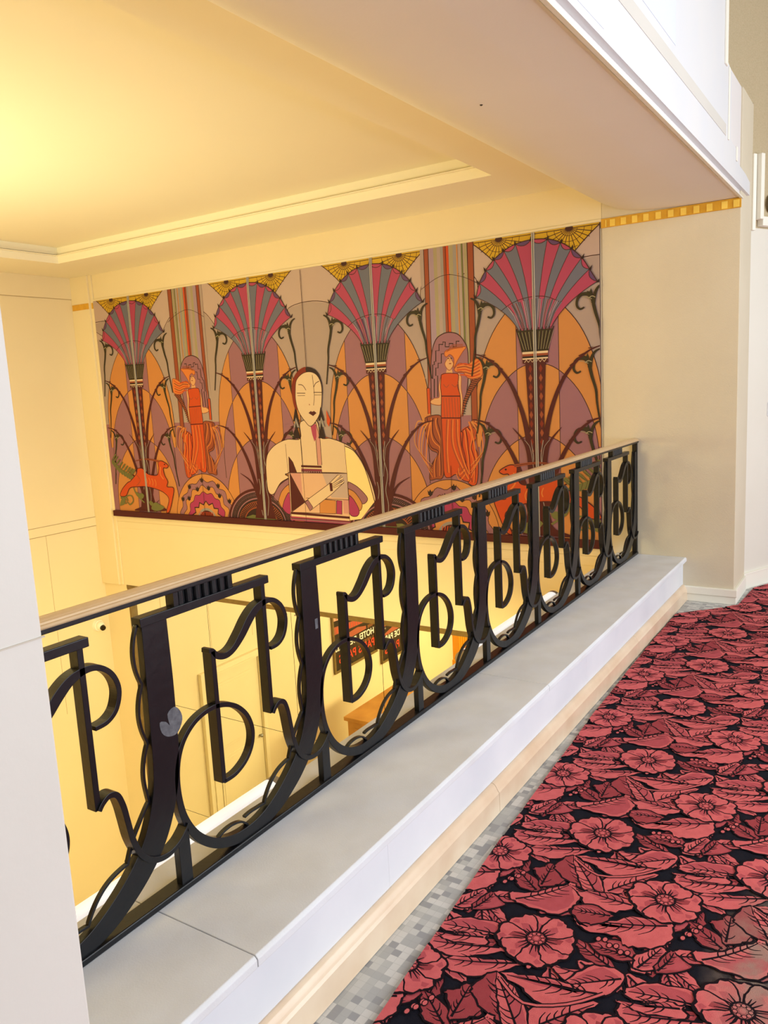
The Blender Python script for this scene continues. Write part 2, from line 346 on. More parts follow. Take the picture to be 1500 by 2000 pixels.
def unit_meshes():
    U = {}
    def save(name, mb, bevel=.0012, m=iron):
        o = fixn(mb.build(name, m, None, bevel=bevel, seg=2)); C.objects.unlink(o); U.setdefault(name, []).append(o)
    save('lintel', MB().box(-.006, .468, Y0-.004, Y0+.03, 1.045, 1.068), .002)
    b = MB().box(.117, .335, Y0+.012, Y0+.028, 1.067, 1.110)
    for k in range(7):
        x_ = .138+k*.03; b.cyl((x_, Y0+.012, 1.0675), (x_, Y0+.012, 1.108), .0115, 12)
    b.box(.108, .124, Y0+.0, Y0+.03, 1.067, 1.110)
    save('fluted_block', b, 0)
    P = [(.04, 1.046, .08), (.04, .98, .082), (.040, .88, .085), (.038, .78, .086), (.036, .70, .086), (.027, .62, .083), (.003, .545, .080), (-.028, .487, .076), (-.068, .442, .072), (-.118, .402, .066), (-.18, .366, .058),
         (-.245, .344, .047), (-.31, .338, .038), (-.38, .347, .032), (-.45, .377, .028), (-.508, .43, .025), (-.545, .50, .022), (-.558, .575, .02), (-.553, .645, .018), (-.53, .70, .016), (-.488, .738, .0145), (-.435, .755, .014),
         (-.38, .752, .014), (-.325, .728, .014), (-.283, .685, .014), (-.265, .635, .014), (-.272, .59, .013), (-.30, .555, .013), (-.345, .534, .013), (-.392, .532, .013)]
    save('scroll_post', ribbon(catmull(P, n=6), Y0, Y0+.023))
    # wavy ribbon running down the left edge of the post
    L_ = [(-.001, 1.05), (-.003, .95), (-.004, .85), (-.005, .75), (-.008, .68), (-.016, .61), (-.038, .55), (-.066, .51), (-.102, .47), (-.145, .438), (-.20, .400), (-.255, .370), (-.31, .359)]
    L_ = catmull(L_, n=12); s = 0; out = []
    for i, p in enumerate(L_):
        a = L_[max(i-1, 0)]; b_ = L_[min(i+1, len(L_)-1)]
        if i: s += math.dist(p, L_[i-1])
        dx, dz = b_[0]-a[0], b_[1]-a[1]; l_ = math.hypot(dx, dz)
        amp = (.019 if s < .60 else .025)*abs(math.sin(math.pi*s/.152))**.8
        out.append((p[0]+dz/l_*amp-.004, p[1]-dx/l_*amp, .007))
    save('wavy_ribbon', ribbon(out, Y0+.008, Y0+.019), .0006)
    save('wavy_ribbon', ribbon(catmull([(-.31, .357, .006), (-.335, .378, .006), (-.37, .387, .006), (-.405, .385, .006), (-.43, .376, .006)], n=5), Y0+.006, Y0+.019), .0006)
    save('upper_scroll', ribbon(catmull([(.214, .915, .012), (.226, .912, .016), (.244, .893, .018), (.275, .884, .018), (.308, .893, .020), (.345, .922, .026), (.380, .957, .028), (.415, .982, .024), (.455, .992, .017), (.492, .985, .014),
             (.524, .957, .014), (.538, .915, .014), (.526, .872, .013), (.498, .850, .012), (.462, .846, .011)], n=6), Y0, Y0+.030))
    save('short_bar', MB().box(.220, .236, Y0, Y0+.034, .53, .912))
    save('long_bar', MB().box(.437, .453, Y0, Y0+.032, .65, 1.046))
    save('hook_scroll', ribbon(catmull([(.444, .650, .012), (.456, .664, .013), (.476, .674, .014), (.497, .664, .015), (.510, .63, .016), (.518, .585, .016), (.528, .53, .016), (.550, .478, .016), (.585, .446, .016), (.628, .436, .015), (.665, .446, .012), (.692, .468, .009), (.703, .485, .005)], n=6), Y0-.006, Y0+.028))
    save('foot_stub', MB().prism([(.668, .322), (.707, .322), (.707, .482), (.69, .46), (.668, .443)], Y0, Y0+.022, axis='y'))
    return U
UM = unit_meshes()
def inst(name, X):
    for src in UM[name]:
        o = src.copy(); C.objects.link(o); bchild(o); o.location.x = X
PITCH = .6215
for k in range(9):
    X = 1.24+PITCH*(k-1)
    names = ['lintel', 'fluted_block', 'upper_scroll', 'short_bar', 'long_bar', 'hook_scroll', 'foot_stub']
    if k == 8:
        inst('scroll_post', X); inst('wavy_ribbon', X); continue
    for n_ in names: inst(n_, X)
    if k > 0: inst('scroll_post', X); inst('wavy_ribbon', X)
bchild(fixn(MB().box(.60, .66, Y0, Y0+.03, .32, 1.105).build('end_post', iron, bevel=.002)))
bchild(fixn(MB().box(5.634, 5.656, Y0-.002, Y0+.032, .32, 1.105).build('end_post', iron, bevel=.002)))
bchild(fixn(MB().box(.567, XW-.002, Y0-.006, Y0+.042, .306, .324).build('bottom_rail', iron, bevel=.003)))
bchild(fixn(MB().box(.567, XW-.002, Y0-.008, Y0+.036, 1.106, 1.119).build('top_rail', iron, bevel=.002)))
hp = [(Y0-.013, 1.1192), (Y0-.016, 1.123), (Y0-.013, 1.128), (Y0-.008, 1.129), (Y0-.006, 1.133), (Y0-.001, 1.135), (Y0+.001, 1.1365), (Y0+.006, 1.138), (Y0+.008, 1.1372), (Y0+.014, 1.1392), (Y0+.016, 1.1382), (Y0+.022, 1.1392), (Y0+.024, 1.1380), (Y0+.032, 1.1378), (Y0+.040, 1.133), (Y0+.045, 1.128), (Y0+.046, 1.1192)]
o = bchild(fixn(MB().prism(hp, .567, XW-.003).build('handrail', handwood))); o['label'] = 'polished beige handrail'
pp = catmull([(.0, .0), (.026, .012), (.046, -.006), (.052, -.036), (.030, -.068), (-.004, -.066), (-.026, -.046), (-.030, -.014), (-.008, -.020), (.004, -.034)], True, n=3)
o = MB().prism([(1.292+a*.9, .80+b*.9) for a, b in pp], Y0-.0006, Y0+.001, axis='y').build('worn_patch', ironworn); fixn(bchild(o)); o['label'] = 'grey worn paint patch on first post'
o = MB().box(1.915, 1.929, Y0-.0006, Y0+.001, .842, .875).build('worn_patch', ironworn); fixn(bchild(o)); o['label'] = 'small grey chip on the second post'

# ------------------------------------------------------------------ gold friezes
gf = tag(empty('gold_frieze', (XW, 1.33, 2.59)), 'gold band with pale squares above the right pillar face', 'frieze')
o = fixn(MB().box(XW-.012, XW, .887, 1.78, 2.588, 2.648).build('band', gold, gf, bevel=.002)); o.location = (-XW, -1.33, -2.59)
ys = [1.745, 1.70, 1.625, 1.55, 1.475, 1.395, 1.315, 1.235, 1.155, 1.075, .985, .915]
for i, y_ in enumerate(ys):
    o = fixn(MB().box(XW-.016, XW-.012, y_-.018 if i else y_-.004, y_+.018 if i else y_+.004, 2.592, 2.637).build('square', goldlight, gf, bevel=.001)); o.location = (-XW, -1.33, -2.59)
gf = tag(empty('gold_frieze', (XW-.035, 7.4, 2.57)), 'small gold block on the pilaster left of the mural', 'frieze')
o = fixn(MB().box(XW-.043, XW-.035, 7.275, 7.54, 2.555, 2.615).build('band', gold, gf, bevel=.001)); o.location = (-XW+.035, -7.4, -2.57)
o = fixn(MB().box(XW-.02, XW-.015, 7.228, 7.25, 2.555, 2.615).build('square', gold, gf)); o.location = (-XW+.035, -7.4, -2.57)

# ------------------------------------------------------------------ mirror panels of the lower end wall
MY = [7.176, 6.00, 4.865, 3.83, 2.80, 1.77]; MZ = [LF+.02, -3.05, -1.80, -.47]
rown = {0: 'lowest', 1: 'middle', 2: 'top'}
coln = ['beside the left corner', 'second from the left corner', 'third from the left corner', 'fourth from the left corner', 'last before the right pillar']
for i in range(5):
    for j in range(3):
        mp = tag(empty('mirror_panel', (XW+.05, (MY[i]+MY[i+1])/2, MZ[j])), 'tall mirror panel under the mural wall, %s row, %s' % (rown[j], coln[i]), 'mirror', 'mirror panels under the mural')
        h = (MY[i]-MY[i+1])/2-.0025
        MB().box(-.004, .004, -h, h, .0025, MZ[j+1]-MZ[j]-.0025).build('mirror_glass', mirror, mp)
        for a in (-h+.05, h-.05):
            for b in (.08, MZ[j+1]-MZ[j]-.08): MB().cyl((-.004, a, b), (-.007, a, b), .008, 12).build('screw', steel, mp)

# ------------------------------------------------------------------ lit-white tubes lying behind the parapet
def tubelight(x0, x1, y, z, r, label, caps=True):
    t = tag(empty('tube_lamp', (x0, y, z)), label, 'lamp', 'white tube lamps behind the parapet')
    MB().cyl((.03, 0, 0), (x1-x0-.03, 0, 0), r, 24).build('tube', tube, t, smooth=False)
    for a, b in ((0, .03), (x1-x0-.03, x1-x0)): MB().cyl((a, 0, 0), (b, 0, 0), r*1.03, 24).build('end_cap', steel, t)
    for a in (.07, x1-x0-.11): MB().box(a, a+.04, -.035, .0, -r-.012, -r*.2).build('bracket', steel, t)
tubelight(.62, 1.90, 1.738, .252, .046, 'white tube lamp behind the parapet at its near end')
tubelight(3.30, 4.05, 1.738, .252, .044, 'white tube lamp behind the middle of the parapet')
tubelight(4.16, 4.52, 1.738, .255, .042, 'short white tube lamp behind the far end of the parapet')

# ------------------------------------------------------------------ small security camera on the left wall
sc_ = tag(empty('security_camera', (5.50, 7.56, -.93)), 'small round white security camera on the left wall below the moulding', 'camera')
MB().cyl((0, 0, 0), (0, -.035, 0), .07, 28, .062).build('base', trimmat, sc_)
o = MB().ball((0, -.05, 0), .052).build('housing', trimmat, sc_, smooth=True)
MB().cyl((.0, -.075, -.01), (-.01, -.112, -.02), .034, 20, .030).build('lens', lensblack, sc_)

# ------------------------------------------------------------------ things of the lower hall, seen in the mirrors
dr = tag(empty('panelled_door', (3.9, 7.545, LF)), 'cream panelled door in a moulded frame on the lower hall left wall', 'door')
dx0, dx1, dh = -.52, .50, 2.2
f_ = MB().box(dx0-.09, dx0, -.045, .015, 0, dh+.09).box(dx1, dx1+.09, -.045, .015, 0, dh+.09).box(dx0, dx1, -.045, .015, dh, dh+.09)
f_.box(dx0-.02, dx0, -.06, -.045, 0, dh+.02).box(dx1, dx1+.02, -.06, -.045, 0, dh+.02).box(dx0, dx1, -.06, -.045, dh, dh+.02)
f_.build('door_frame', doorpaint, dr, bevel=.004)
l_ = MB().box(dx0+.004, dx1-.004, -.012, .01, .006, dh-.004); l_.build('door_leaf', doorpaint, dr, bevel=.003)
for a, b in ((.15, 1.0), (1.12, 2.05)):
    p_ = MB().box(dx0+.14, dx1-.14, -.02, -.012, a, b).box(dx0+.18, dx1-.18, -.026, -.02, a+.04, b-.04); p_.build('door_panel', doorpaint, dr, bevel=.006)
MB().ball((dx0+.07, -.05, 1.02), .026).cyl((dx0+.07, -.012, 1.02), (dx0+.07, -.05, 1.02), .01).build('door_handle', steel, dr, smooth=True)

postdark = mat('poster_dark', '1E1512', .35, noise=(6, .5, '33241C')); postred = mat('poster_red', 'E2432C', .4); postbrick = mat('poster_brick', 'A8563F', .4); postwhite = mat('poster_white', 'F4EFE4', .4)
postpink = mat('poster_pink', 'E8A58C', .4); postbrown = mat('poster_brown', '8C5A34', .4)
def poster(x0, x1, z0, z1, label):
    w_ = x1-x0; h = z1-z0
    t = tag(empty('framed_poster', (x0, 7.555, z0)), label, 'poster', 'hotel posters on the lower hall wall')
    f_ = MB().box(0, .04, -.035, 0, 0, h).box(w_-.04, w_, -.035, 0, 0, h).box(.04, w_-.04, -.035, 0, 0, .04).box(.04, w_-.04, -.035, 0, h-.04, h)
    f_.build('frame', olive, t, bevel=.004)
    pr = MB().box(.04, w_-.04, -.012, -.002, .04, h-.04).build('print', postdark, t)
    ar = MB(); n = 9; zt = .68
    for r_ in range(4):                                   # receding hotel fronts, floor over floor
        za = .60+r_*.17; zb = za+.05+.06*r_
        ar.prism([(.06, za+.02), (w_-.06, zb), (w_-.06, zb+.13), (.06, za+.10)], -.0135, -.012, axis='y', m=r_ % 2)
        for q in range(16):
            xq = .08+q*(w_-.16)/16; zq = za+.03+(zb-za-.02)*q/16
            ar.box(xq, xq+.02, -.0145, -.0135, zq, zq+.06+.03*q/16, 2)
    ar.prism([(.30, .55), (.55, .60), (.80, .58), (w_-.10, .50), (w_-.10, .47), (.30, .50)], -.0145, -.012, axis='y', m=0)
    fixn(ar.build('picture', [postbrick, postpink, postred], pr))
    for s, z, size, m_, x_ in (('HOTEL DE PARIS', .36, .155, postwhite, .06), ('PARIS', .14, .20, postred, w_-.64), ('PARIS', .14, .20, postred, .06), ('11, RUE DE PARIS', .28, .06, postbrown, .08), ('PARIS', .50, .07, postbrown, .08)):
        cu = bpy.data.curves.new('lettering', 'FONT'); cu.body = s; cu.size = size; cu.extrude = .001; cu.offset = .003
        cu.materials.append(m_); tmp = bpy.data.objects.new('lettering', cu); C.objects.link(tmp)
        me = bpy.data.meshes.new_from_object(tmp.evaluated_get(bpy.context.evaluated_depsgraph_get())); C.objects.unlink(tmp); bpy.data.objects.remove(tmp)
        o = bpy.data.objects.new('lettering', me); C.objects.link(o); o.parent = t
        o.location = (x_, -.015, z); o.rotation_euler = (math.pi/2, 0, 0)
poster(.32, 1.585, -3.02, -1.15, 'framed dark hotel poster with white and red lettering, nearer the mirrors')
poster(-1.05, .215, -3.30, -1.43, 'framed dark hotel poster hung lower, farther from the mirrors')

ct = tag(empty('wooden_counter', (2.1, 6.0, LF)), 'honey coloured wooden reception counter in the lower hall', 'counter')
MB().box(-.9, .66, -.72, .46, 0, 1.18).build('body', wood, ct, bevel=.006)
MB().box(-.94, .70, -.76, .50, 1.18, 1.24).build('worktop', wood, ct, bevel=.008)
MB().box(.66, .675, -.6, -.2, .1, 1.08).box(.66, .675, -.1, .34, .1, 1.08).build('panel', wood, ct, bevel=.004)
t = MB().box(-2.9, -2.5, 7.40, 7.56, LF, -.9).box(-2.94, -2.46, 7.38, 7.56, LF, LF+.2)
for k in range(4): t.box(-2.86+k*.09, -2.82+k*.09, 7.385, 7.40, LF+.2, -.95)
struct(t.build('trim_orange_pilaster', orangewood, bevel=.004))
rc = MB(); n = 60
for i in range(n+1):
    x_ = -2.92-1.4*i/n; y_ = 7.44+.03*math.sin(i*.9)
    rc.v += [(x_, y_, LF+.02), (x_, y_, -.9), (x_, y_+.012, LF+.02), (x_, y_+.012, -.9)]
for i in range(n):
    q = i*4; rc.f += [[q, q+4, q+5, q+1], [q+2, q+3, q+7, q+6], [q+1, q+5, q+7, q+3], [q, q+2, q+6, q+4]]; rc.i += [0]*4
tag(fixn(rc.build('red_curtain', redcloth, smooth=True)), 'deep red curtain at the far end of the lower hall', 'curtain')

# ------------------------------------------------------------------ smoke detector at the far right
sd = tag(empty('smoke_detector', (6.262, .805, 2.665)), 'small white round detector on the far wall at the right edge', 'detector')
MB().cyl((0, 0, .02), (0, -.05, .02), .06, 24, .05).build('housing', trimmat, sd); MB().cyl((0, -.05, .01), (0, -.056, .01), .03, 16).build('sensor', lensblack, sd)
sw = tag(empty('light_switch', (6.315, .788, 1.285)), 'white square switch plate on the far wall at the right edge', 'switch')
sw.rotation_euler = (0, 0, -.47)
MB().box(-.02, .06, -.012, .004, -.05, .05).build('plate', whitepaint, sw, bevel=.003); MB().box(0, .04, -.017, -.012, -.02, .02).build('rocker', whitepaint, sw, bevel=.002)

# ------------------------------------------------------------------ flat painted and woven patterns
def clip_poly(poly, region):
    out = poly
    for i in range(len(region)):
        a = region[i]; b = region[(i+1) % len(region)]
        ins = lambda p: (b[0]-a[0])*(p[1]-a[1])-(b[1]-a[1])*(p[0]-a[0]) >= -1e-9
        src = out; out = []
        for j in range(len(src)):
            p, q = src[j-1], src[j]; ip, iq = ins(p), ins(q)
            if ip != iq:
                d1 = (b[0]-a[0])*(p[1]-a[1])-(b[1]-a[1])*(p[0]-a[0]); d2 = (b[0]-a[0])*(q[1]-a[1])-(b[1]-a[1])*(q[0]-a[0])
                t = d1/(d1-d2); out.append((p[0]+t*(q[0]-p[0]), p[1]+t*(q[1]-p[1])))
            if iq: out.append(q)
        if len(out) < 3: return []
    return out
class Paint:
    def __init__(s, regions, step, to3d): s.r = regions; s.d = step; s.z = 1; s.to = to3d; s.v = []; s.f = []; s.i = []; s.m = []; s.mirror = None
    def mi(s, m):
        if m not in s.m: s.m.append(m)
        return s.m.index(m)
    def raw(s, pts, m, same=False):
        if not same: s.z += 1
        if s.mirror is not None: pts = [(2*s.mirror-a, b) for a, b in pts]
        for rg in s.r:
            q = clip_poly(pts, rg)
            if len(q) > 2:
                n = len(s.v); s.v += [s.to(a, b, s.z*s.d) for a, b in q]; s.f.append(list(range(n, n+len(q)))); s.i.append(s.mi(m))
    def fill(s, pts, m, smooth=True, n=4): s.raw(catmull(pts, True, n) if smooth else list(pts), m)
    def stroke(s, pts, w_, m, smooth=True, taper=None, n=5, closed=False):
        """w_ width, taper=(w0,w1)"""
        p = catmull(pts, closed, n) if smooth else list(pts)
        if closed: p = p+[p[0]]
        k = len(p); L_ = []; R_ = []
        for i in range(k):
            a = p[max(i-1, 0)]; b = p[min(i+1, k-1)]; dx, dy = b[0]-a[0], b[1]-a[1]; l = math.hypot(dx, dy) or 1
            ww = w_ if not taper else taper[0]+(taper[1]-taper[0])*i/(k-1)
            nx, ny = -dy/l*ww/2, dx/l*ww/2; L_.append((p[i][0]+nx, p[i][1]+ny)); R_.append((p[i][0]-nx, p[i][1]-ny))
        s.z += 1
        for i in range(k-1): s.raw([L_[i], L_[i+1], R_[i+1], R_[i]], m, True)
    def line(s, pts, m=None, w_=.008, smooth=True): s.stroke(pts, w_, m or s.ink, smooth)
    def build(s, name, parent=None):
        return put(name, s.v, s.f, s.m, parent, idx=s.i)
def ell(cx, cy, rx, ry, n=24, a0=0, a1=360):
    return [(cx+rx*math.cos(math.radians(a0+(a1-a0)*i/n)), cy+ry*math.sin(math.radians(a0+(a1-a0)*i/n))) for i in range(n+(0 if a1-a0 == 360 else 1))]
def pm(n, c, r=.6):
    L4 = lin(c); return mat('paint_'+n, (L4[0]*.70, L4[1]*.70, L4[2]*.72, 1), r, spec=.3)
PC = {k: pm(k, c) for k, c in dict(mauve='A8727E', orange='DE9450', beige='BDA69C', pale='D3B8AC', blue='77788A', crimson='BE4A6C', yellow='E3B52A', maroon='551417', green='3B3219',
      cream='F6D8B0', ink='4A2420', redorange='DD521C', flame='EF8A3E', purple='6B4A78', leafgreen='7B7A44', grey='A89E98', magenta='B83A6E', peach='F2C4A0', dark='30191A', rust='A6502F', lilac='B59AAA', olivepale='B5A681', white='E9D9CC', hair='8A2A17', skin='EFB47C', pinkish='E3A395').items()}
W_, H_ = 5.43, 2.30
P = Paint([[(0, .06), (W_, .06), (W_, H_), (0, H_)]], .000004, lambda s, t, z: (XW-.017-z, 7.22-s, .33+t))
P.ink = PC['ink']
MD = {
'deer':[(0.302,0.384),(0.417,0.469),(0.445,0.525),(0.526,0.526),(0.598,0.472),(0.734,0.461),(0.773,0.529),(0.773,0.596),(0.832,0.61),(0.918,0.564),(0.889,0.537),(0.841,0.536),(0.851,0.463),(0.889,0.397),(0.873,0.343),(0.966,0.332),(0.944,0.237),(0.876,0.086),(0.827,0.077),(0.883,0.208),(0.825,0.274),(0.713,0.312),(0.558,0.335),(0.437,0.332),(0.291,0.314),(0.215,0.228),(0.12,0.225),(0.163,0.297),(0.258,0.369)],
'horn':[(0.793,0.603),(0.679,0.622),(0.561,0.628),(0.417,0.607)],
'vine':[(0.045,0.618),(0.137,0.535),(0.254,0.48),(0.333,0.454)],
'vine2':[(0.103,0.111),(0.213,0.214),(0.299,0.23),(0.322,0.175),(0.263,0.131),(0.236,0.158)],
'vine3':[(0.331,0.44),(0.367,0.274),(0.494,0.167),(0.607,0.116)],
'plant':[(0.337,0.071),(0.467,0.125),(0.538,0.197),(0.609,0.13),(0.737,0.203),(0.668,0.133),(0.785,0.123),(0.798,0.083)],
'dress':[(4.149,1.324),(4.185,1.334),(4.255,1.331),(4.302,1.316),(4.292,1.225),(4.31,1.151),(4.307,0.979),(4.302,0.793),(4.325,0.668),(4.374,0.493),(4.317,0.48),(4.249,0.529),(4.191,0.503),(4.142,0.527),(4.137,0.731),(4.134,0.983),(4.142,1.157),(4.138,1.232)],
'hair1':[(4.184,1.475),(4.192,1.505),(4.249,1.525),(4.372,1.529),(4.344,1.489),(4.3,1.431),(4.263,1.373),(4.266,1.445),(4.233,1.478),(4.202,1.461)],
'hair2':[(4.263,1.361),(4.313,1.406),(4.381,1.39),(4.436,1.423),(4.503,1.437),(4.514,1.371),(4.505,1.3),(4.431,1.28),(4.377,1.294),(4.338,1.339),(4.283,1.341)],
'head':[(4.226,1.466),(4.261,1.409),(4.242,1.368),(4.221,1.357),(4.198,1.376),(4.186,1.414)],
'neck':[(4.204,1.376),(4.243,1.374),(4.252,1.331),(4.296,1.316),(4.149,1.324),(4.192,1.338)],
'armR':[(4.149,1.324),(4.121,1.233),(4.123,1.152),(4.076,1.141),(4.039,1.117),(4.06,1.095),(4.138,1.089),(4.16,1.157),(4.163,1.317)],
'armL':[(4.293,1.317),(4.325,1.303),(4.322,1.212),(4.332,1.114),(4.313,0.992),(4.296,0.992),(4.303,1.152)],
'trumpet':[(4.011,1.225),(4.04,1.223),(4.039,1.023),(4.013,1.017)],
'cornu':[(4.321,0.991),(4.356,1.113),(4.415,1.22),(4.478,1.301)],
'drapL':[(3.982,0.986),(4.085,1.009),(4.138,0.983),(4.138,0.857),(4.135,0.527),(4.06,0.487),(4.001,0.486),(4.025,0.603),(4.087,0.693),(4.021,0.731),(3.989,0.833)],
'drapR':[(4.302,0.868),(4.39,0.916),(4.443,0.866),(4.418,0.768),(4.449,0.669),(4.428,0.457),(4.345,0.48),(4.312,0.706)],
'halo':[(4.05,1.136),(4.055,1.359),(4.072,1.506),(4.112,1.601),(4.17,1.639),(4.234,1.649),(4.308,1.629),(4.361,1.571),(4.391,1.486),(4.383,1.27),(4.357,1.125)],
'steps':[(4.077,1.147),(4.084,1.296),(4.069,1.297),(4.075,1.408),(4.089,1.407),(4.09,1.432),(4.104,1.431),(4.108,1.516),(4.137,1.514),(4.139,1.563),(4.174,1.56),(4.175,1.579),(4.196,1.577),(4.194,1.541),(4.229,1.538),(4.23,1.563),(4.264,1.56),(4.263,1.536),(4.291,1.534),(4.293,1.576),(4.32,1.574)],
'steps2':[(4.109,1.152),(4.116,1.319),(4.099,1.32),(4.102,1.382),(4.123,1.38),(4.125,1.417),(4.153,1.416),(4.157,1.489),(4.178,1.487)],
'fold1':[(4.225,0.969),(4.218,0.794),(4.255,0.668),(4.346,0.493)],
'fold2':[(4.267,0.968),(4.267,0.794),(4.309,0.631),(4.354,0.531)],
'fold3':[(4.183,0.97),(4.165,0.731),(4.171,0.541)],
'wface':[(2.659,1.251),(2.679,1.348),(2.755,1.406),(2.849,1.415),(2.922,1.373),(2.957,1.275),(2.939,1.107),(2.893,1.01),(2.809,0.938),(2.742,0.989),(2.679,1.077),(2.656,1.177)],
'whair':[(2.682,1.114),(2.648,1.09),(2.623,1.166),(2.618,1.29),(2.658,1.386),(2.726,1.444),(2.798,1.46),(2.802,1.409),(2.721,1.383),(2.672,1.324),(2.657,1.226)],
'whair2':[(2.798,1.46),(2.882,1.441),(2.938,1.384),(2.964,1.287),(2.957,1.203),(2.946,1.288),(2.913,1.362),(2.848,1.407),(2.802,1.409)],
'wbrowL':[(2.699,1.311),(2.746,1.303),(2.781,1.258)],
'wbrowR':[(2.868,1.279),(2.894,1.314),(2.934,1.331)],
'wnose':[(2.862,1.388),(2.871,1.218),(2.855,1.121)],
'wbody':[(2.243,0.557),(2.26,0.649),(2.3,0.714),(2.391,0.779),(2.527,0.823),(2.681,0.83),(2.694,0.977),(2.875,0.986),(2.91,0.838),(3.016,0.828),(3.134,0.794),(3.248,0.739),(3.329,0.643),(3.394,0.524),(3.443,0.392),(3.457,0.284),(3.378,0.293),(3.253,0.387),(3.167,0.434),(3.174,0.52),(2.515,0.509),(2.511,0.471),(2.407,0.417),(2.312,0.309),(2.248,0.347)],
'wpink':[(2.866,0.974),(2.902,0.838),(2.905,0.591),(2.859,0.59),(2.855,0.839),(2.849,0.95)],
'wband1':[(2.31,0.283),(2.388,0.39),(2.51,0.458),(2.509,0.406),(2.416,0.339),(2.366,0.245)],
'wband2':[(2.366,0.245),(2.416,0.339),(2.509,0.406),(2.507,0.328),(2.443,0.261),(2.41,0.181)],
'wband3':[(2.41,0.181),(2.443,0.261),(2.507,0.328),(2.507,0.146),(2.464,0.131)],
'wbandR1':[(3.183,0.447),(3.284,0.4),(3.379,0.305),(3.318,0.254),(3.251,0.35),(3.179,0.385)],
'wbandR2':[(3.179,0.385),(3.251,0.35),(3.318,0.254),(3.284,0.192),(3.232,0.288),(3.182,0.324)],
'wbandR3':[(3.182,0.324),(3.232,0.288),(3.284,0.192),(3.251,0.141),(3.178,0.162)],
'wredtri':[(2.529,0.663),(2.573,0.613),(2.611,0.521),(2.524,0.516)],
'wsq1':[(2.515,0.146),(2.847,0.15),(2.857,0.275),(2.688,0.25)],
'wsq2':[(2.857,0.282),(3.035,0.275),(3.026,0.153),(2.847,0.15)],
'wsq3':[(3.043,0.275),(3.103,0.274),(3.094,0.152),(3.033,0.153)],
'whand':[(2.68,0.25),(2.961,0.417),(3.075,0.506),(3.112,0.501),(3.016,0.431),(3.126,0.489),(3.133,0.47),(3.03,0.406),(3.139,0.458),(3.138,0.44),(2.993,0.33),(2.737,0.169)],
'wmaroon':[(2.528,0.512),(2.684,0.25),(2.519,0.153)],
'wstripe':[(2.684,0.25),(2.721,0.268),(2.772,0.202),(2.737,0.166)],
'fl_orange':[(2.981,1.057),(3.029,0.995),(3.003,0.953),(2.979,0.942)],

}
P.fill([(0, 0), (W_, 0), (W_, H_), (0, H_)], PC['mauve'], False)
P.fill([(0, 1.0), (W_, 1.0), (W_, H_), (0, H_)], PC['beige'], False)
P.fill([(2.5, .7), (3.2, .7), (3.2, 1.2), (2.5, 1.2)], PC['beige'], False)
PALMS = [(.555, 0), (2.19, 1), (3.535, 1), (4.945, 0)]
ARCH = []
def arch(c, top, hw, bot, m):
    pts = [(c-hw, bot), (c-hw*1.0, bot+(top-bot)*.30), (c-hw*.90, bot+(top-bot)*.55), (c-hw*.68, bot+(top-bot)*.78), (c-hw*.34, bot+(top-bot)*.95), (c, top), (c+hw*.34, bot+(top-bot)*.95), (c+hw*.68, bot+(top-bot)*.78), (c+hw*.90, bot+(top-bot)*.55), (c+hw, bot+(top-bot)*.30), (c+hw, bot)]
    q = catmull(pts, False, 5); P.raw(q, m); P.line(q, smooth=False, w_=.006); return q
# pale upper fields and yellow fans at the top
for a, b in ((-.3, .555), (.555, 2.19), (2.19, 3.535), (3.535, 4.945), (4.945, 5.9)):
    mid = (a+b)/2; pk = 2.02 if a == 2.19 else 2.085
    P.fill([(a, 1.9), (a+.45, 1.90), (mid-.22, pk-.035), (mid, pk), (mid+.22, pk-.035), (b-.45, 1.90), (b, 1.9), (b, 2.31), (a, 2.31)], PC['pale'], False)
    P.line([(a+.45, 1.90), (mid-.22, pk-.035), (mid, pk), (mid+.22, pk-.035), (b-.45, 1.90)], w_=.006)
def inyel(d, y): return y > 2.12+max(0, d-.29)*.84 and d < .52
for c, k in PALMS:
    P.fill([(c-.52, 2.31), (c-.46, 2.26), (c-.38, 2.20), (c-.29, 2.12), (c, 2.1), (c+.29, 2.12), (c+.38, 2.20), (c+.46, 2.26), (c+.52, 2.31)], PC['yellow'], False)
    for sg in (-1, 1):
        P.line([(c+sg*.52, 2.31), (c+sg*.44, 2.25), (c+sg*.36, 2.18), (c+sg*.30, 2.12)], w_=.007)
        x0 = c+sg*.27
        for q in range(13):
            an = math.radians(180+q*15); 
            r_ = .02
            while r_ < .26 and inyel(abs(x0+r_*math.cos(an)-c), 2.288+r_*.85*math.sin(an)): r_ += .01
            P.line([(x0, 2.288), (x0+r_*math.cos(an), 2.288+r_*.85*math.sin(an))], w_=.005, smooth=False)
        for rr in (.06, .11, .165):
            e_ = ell(x0, 2.288, rr, rr*.8, 16, 180, 360)
            for a_, b_ in zip(e_, e_[1:]):
                if inyel(abs(a_[0]-c), a_[1]) and inyel(abs(b_[0]-c), b_[1]): P.line([a_, b_], w_=.0035, smooth=False)
        P.fill(ell(x0, 2.29, .03, .02, 10), PC['ink'], False)
